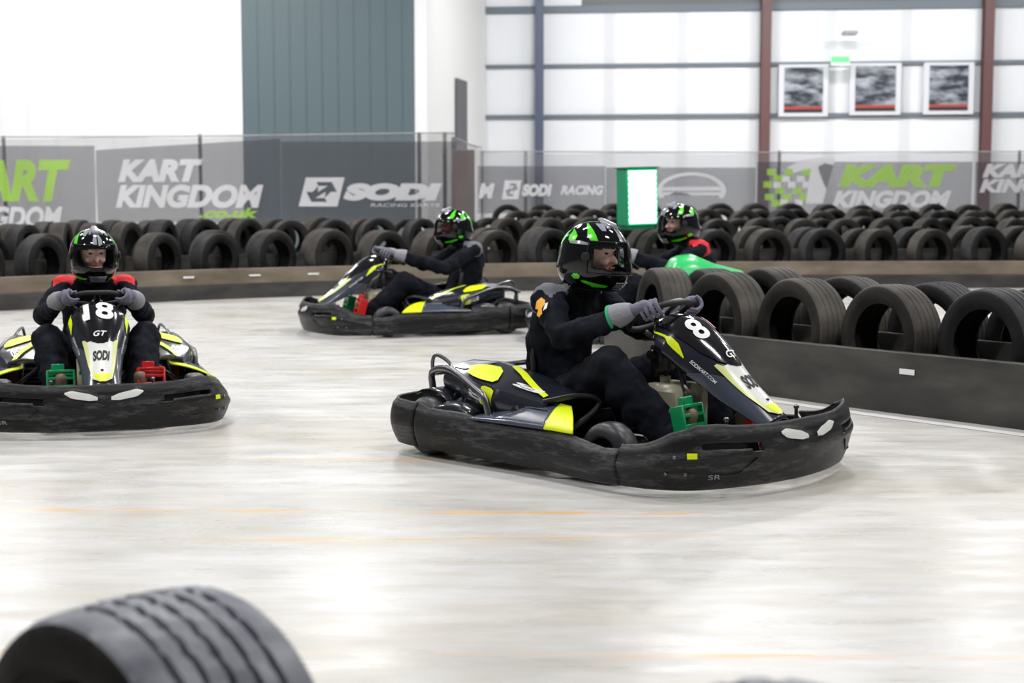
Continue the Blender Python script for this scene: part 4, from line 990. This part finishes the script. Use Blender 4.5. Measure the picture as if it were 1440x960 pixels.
        strip(q([(30, 2, 12), (40, 2, 14), (60, 2, 8)]), 'hgrey', 'silver_flash')
    # top vent, chin vents
    mb = MB(); mb.capsule(helmet_pt(0, 62, .006), helmet_pt(0, 84, .010), .016, .012, 12, 1.6); mb.capsule(helmet_pt(26, 58, .002), helmet_pt(34, 78, .004), .008, .006, 8); mb.capsule(helmet_pt(-26, 58, .002), helmet_pt(-34, 78, .004), .008, .006, 8); mb.build('top_vent', M['hgrey'], H)
    mb = MB()
    for k in range(4): mb.tube([helmet_pt(a, -40 - k * 5, .003) for a in (-24, -12, 0, 12, 24)], .003, 6)
    mb.build('chin_vent', M['hgrey'], H)
    mb = MB(); mb.tube([helmet_pt(a, -62, -.004) for a in range(-180, 180, 10)], .008, 6, closed=True); mb.build('neck_trim', M['dark'], H)
    return D

def place(K, D, rear, heading_deg, lab, labd, gk='go-karts on the track', gd='kart drivers', recol=None):
    a = math.radians(heading_deg)
    K.location = (rear[0], rear[1], 0); K.rotation_euler = (0, 0, a)
    sc = K.scale[0]; D.location = (rear[0] + .62 * sc * math.cos(a), rear[1] + .62 * sc * math.sin(a), 0); D.rotation_euler = (0, 0, a)
    tag(K, lab, 'go-kart', gk); tag(D, labd, 'person', gd)
k1 = make_kart('8'); d1 = make_driver('suitgrey', True, math.radians(10))
place(k1, d1, (-.206, 7.753), -42.5, 'black and yellow go-kart with the white number 8, nearest the camera',
      'person in black overalls and grey gloves driving the number 8 kart')
def all_kids(o):
    for c in o.children: yield c; yield from all_kids(c)
def swap_number(K, s):
    ff = [c for c in K.children if c.name.startswith('front_fairing')][0]
    for c in list(all_kids(K)):
        if c.name.startswith(('race_number', 'red_mark')): bpy.data.objects.remove(c)
    if s:
        w_ = .15 * len(s); text_on('race_number', s, lambda a, b_: fair(-w_ + 2 * w_ * a, .24 + .18 * (1 - b_), .013), M['white'], ff, .03)
k2 = copy_tree(k1); swap_number(k2, '18')
d2 = make_driver('suitred', False, math.radians(8))
h2 = math.radians(-73); px2, py2 = -2.045, 7.68; k2.scale = d2.scale = (.94,) * 3           # middle of its front bumper
place(k2, d2, (px2 - 1.852 * math.cos(h2), py2 - 1.852 * math.sin(h2)), -73, 'go-kart with the white number 18, front bumper to the camera, cut by left edge',
      'person in black overalls with red shoulders driving the kart at the left edge')
k3 = copy_tree(k1); swap_number(k3, None); d3 = make_driver('suitgrey', False, math.radians(4), face='skinred', lean=.21)
h3 = math.radians(198); c3 = Vector((-.90, 13.85))
place(k3, d3, (c3.x - .98 * math.cos(h3), c3.y - .98 * math.sin(h3)), 198, 'unnumbered go-kart with yellow panels crossing to the left in the middle distance',
      'person in black overalls driving the kart that crosses left in the middle distance')
k4 = copy_tree(k1); swap_number(k4, None)
for c in all_kids(k4):
    if c.type == 'MESH':
        for sl_i, sl in enumerate(c.material_slots):
            if sl.material in (M['yellow'], M['podd'], M['pod'], M['hgrey'], M['paleyellow'], M['gloss']):
                sl.link = 'OBJECT'; sl.material = M['kartgreen'] if sl.material != M['podd'] or c.name.startswith('engine_cover') else M['podd']
d4 = make_driver('suitred', False, math.radians(20), lean=.10); d4.scale = (1.05,) * 3
h4 = math.radians(187); c4 = Vector((1.13, 13.0))
place(k4, d4, (c4.x - .98 * math.cos(h4), c4.y - .98 * math.sin(h4)), 187, 'green bodied go-kart mostly hidden behind the near tyre row at the right',
      'person with red shoulders half hidden behind the near tyres, right of the lit sign')


mb = MB(); P = []
for i in range(17):
    t = i / 16; x = .18 + .84 * t; h = .44 + interp(t, [0, .12, .4, .62, .8, 1], [.0, .16, .22, .30, .28, .0])
    P.append([Vector((x, .44 + .22 * math.cos(a), .40 + (h - .40) * math.sin(a) ** .6)) for a in (PI * j / 16 for j in range(17))])
mb.grid(P); o = mb.build('rear_cowl', M['kartgreen'], k4); solidify(o, .008)
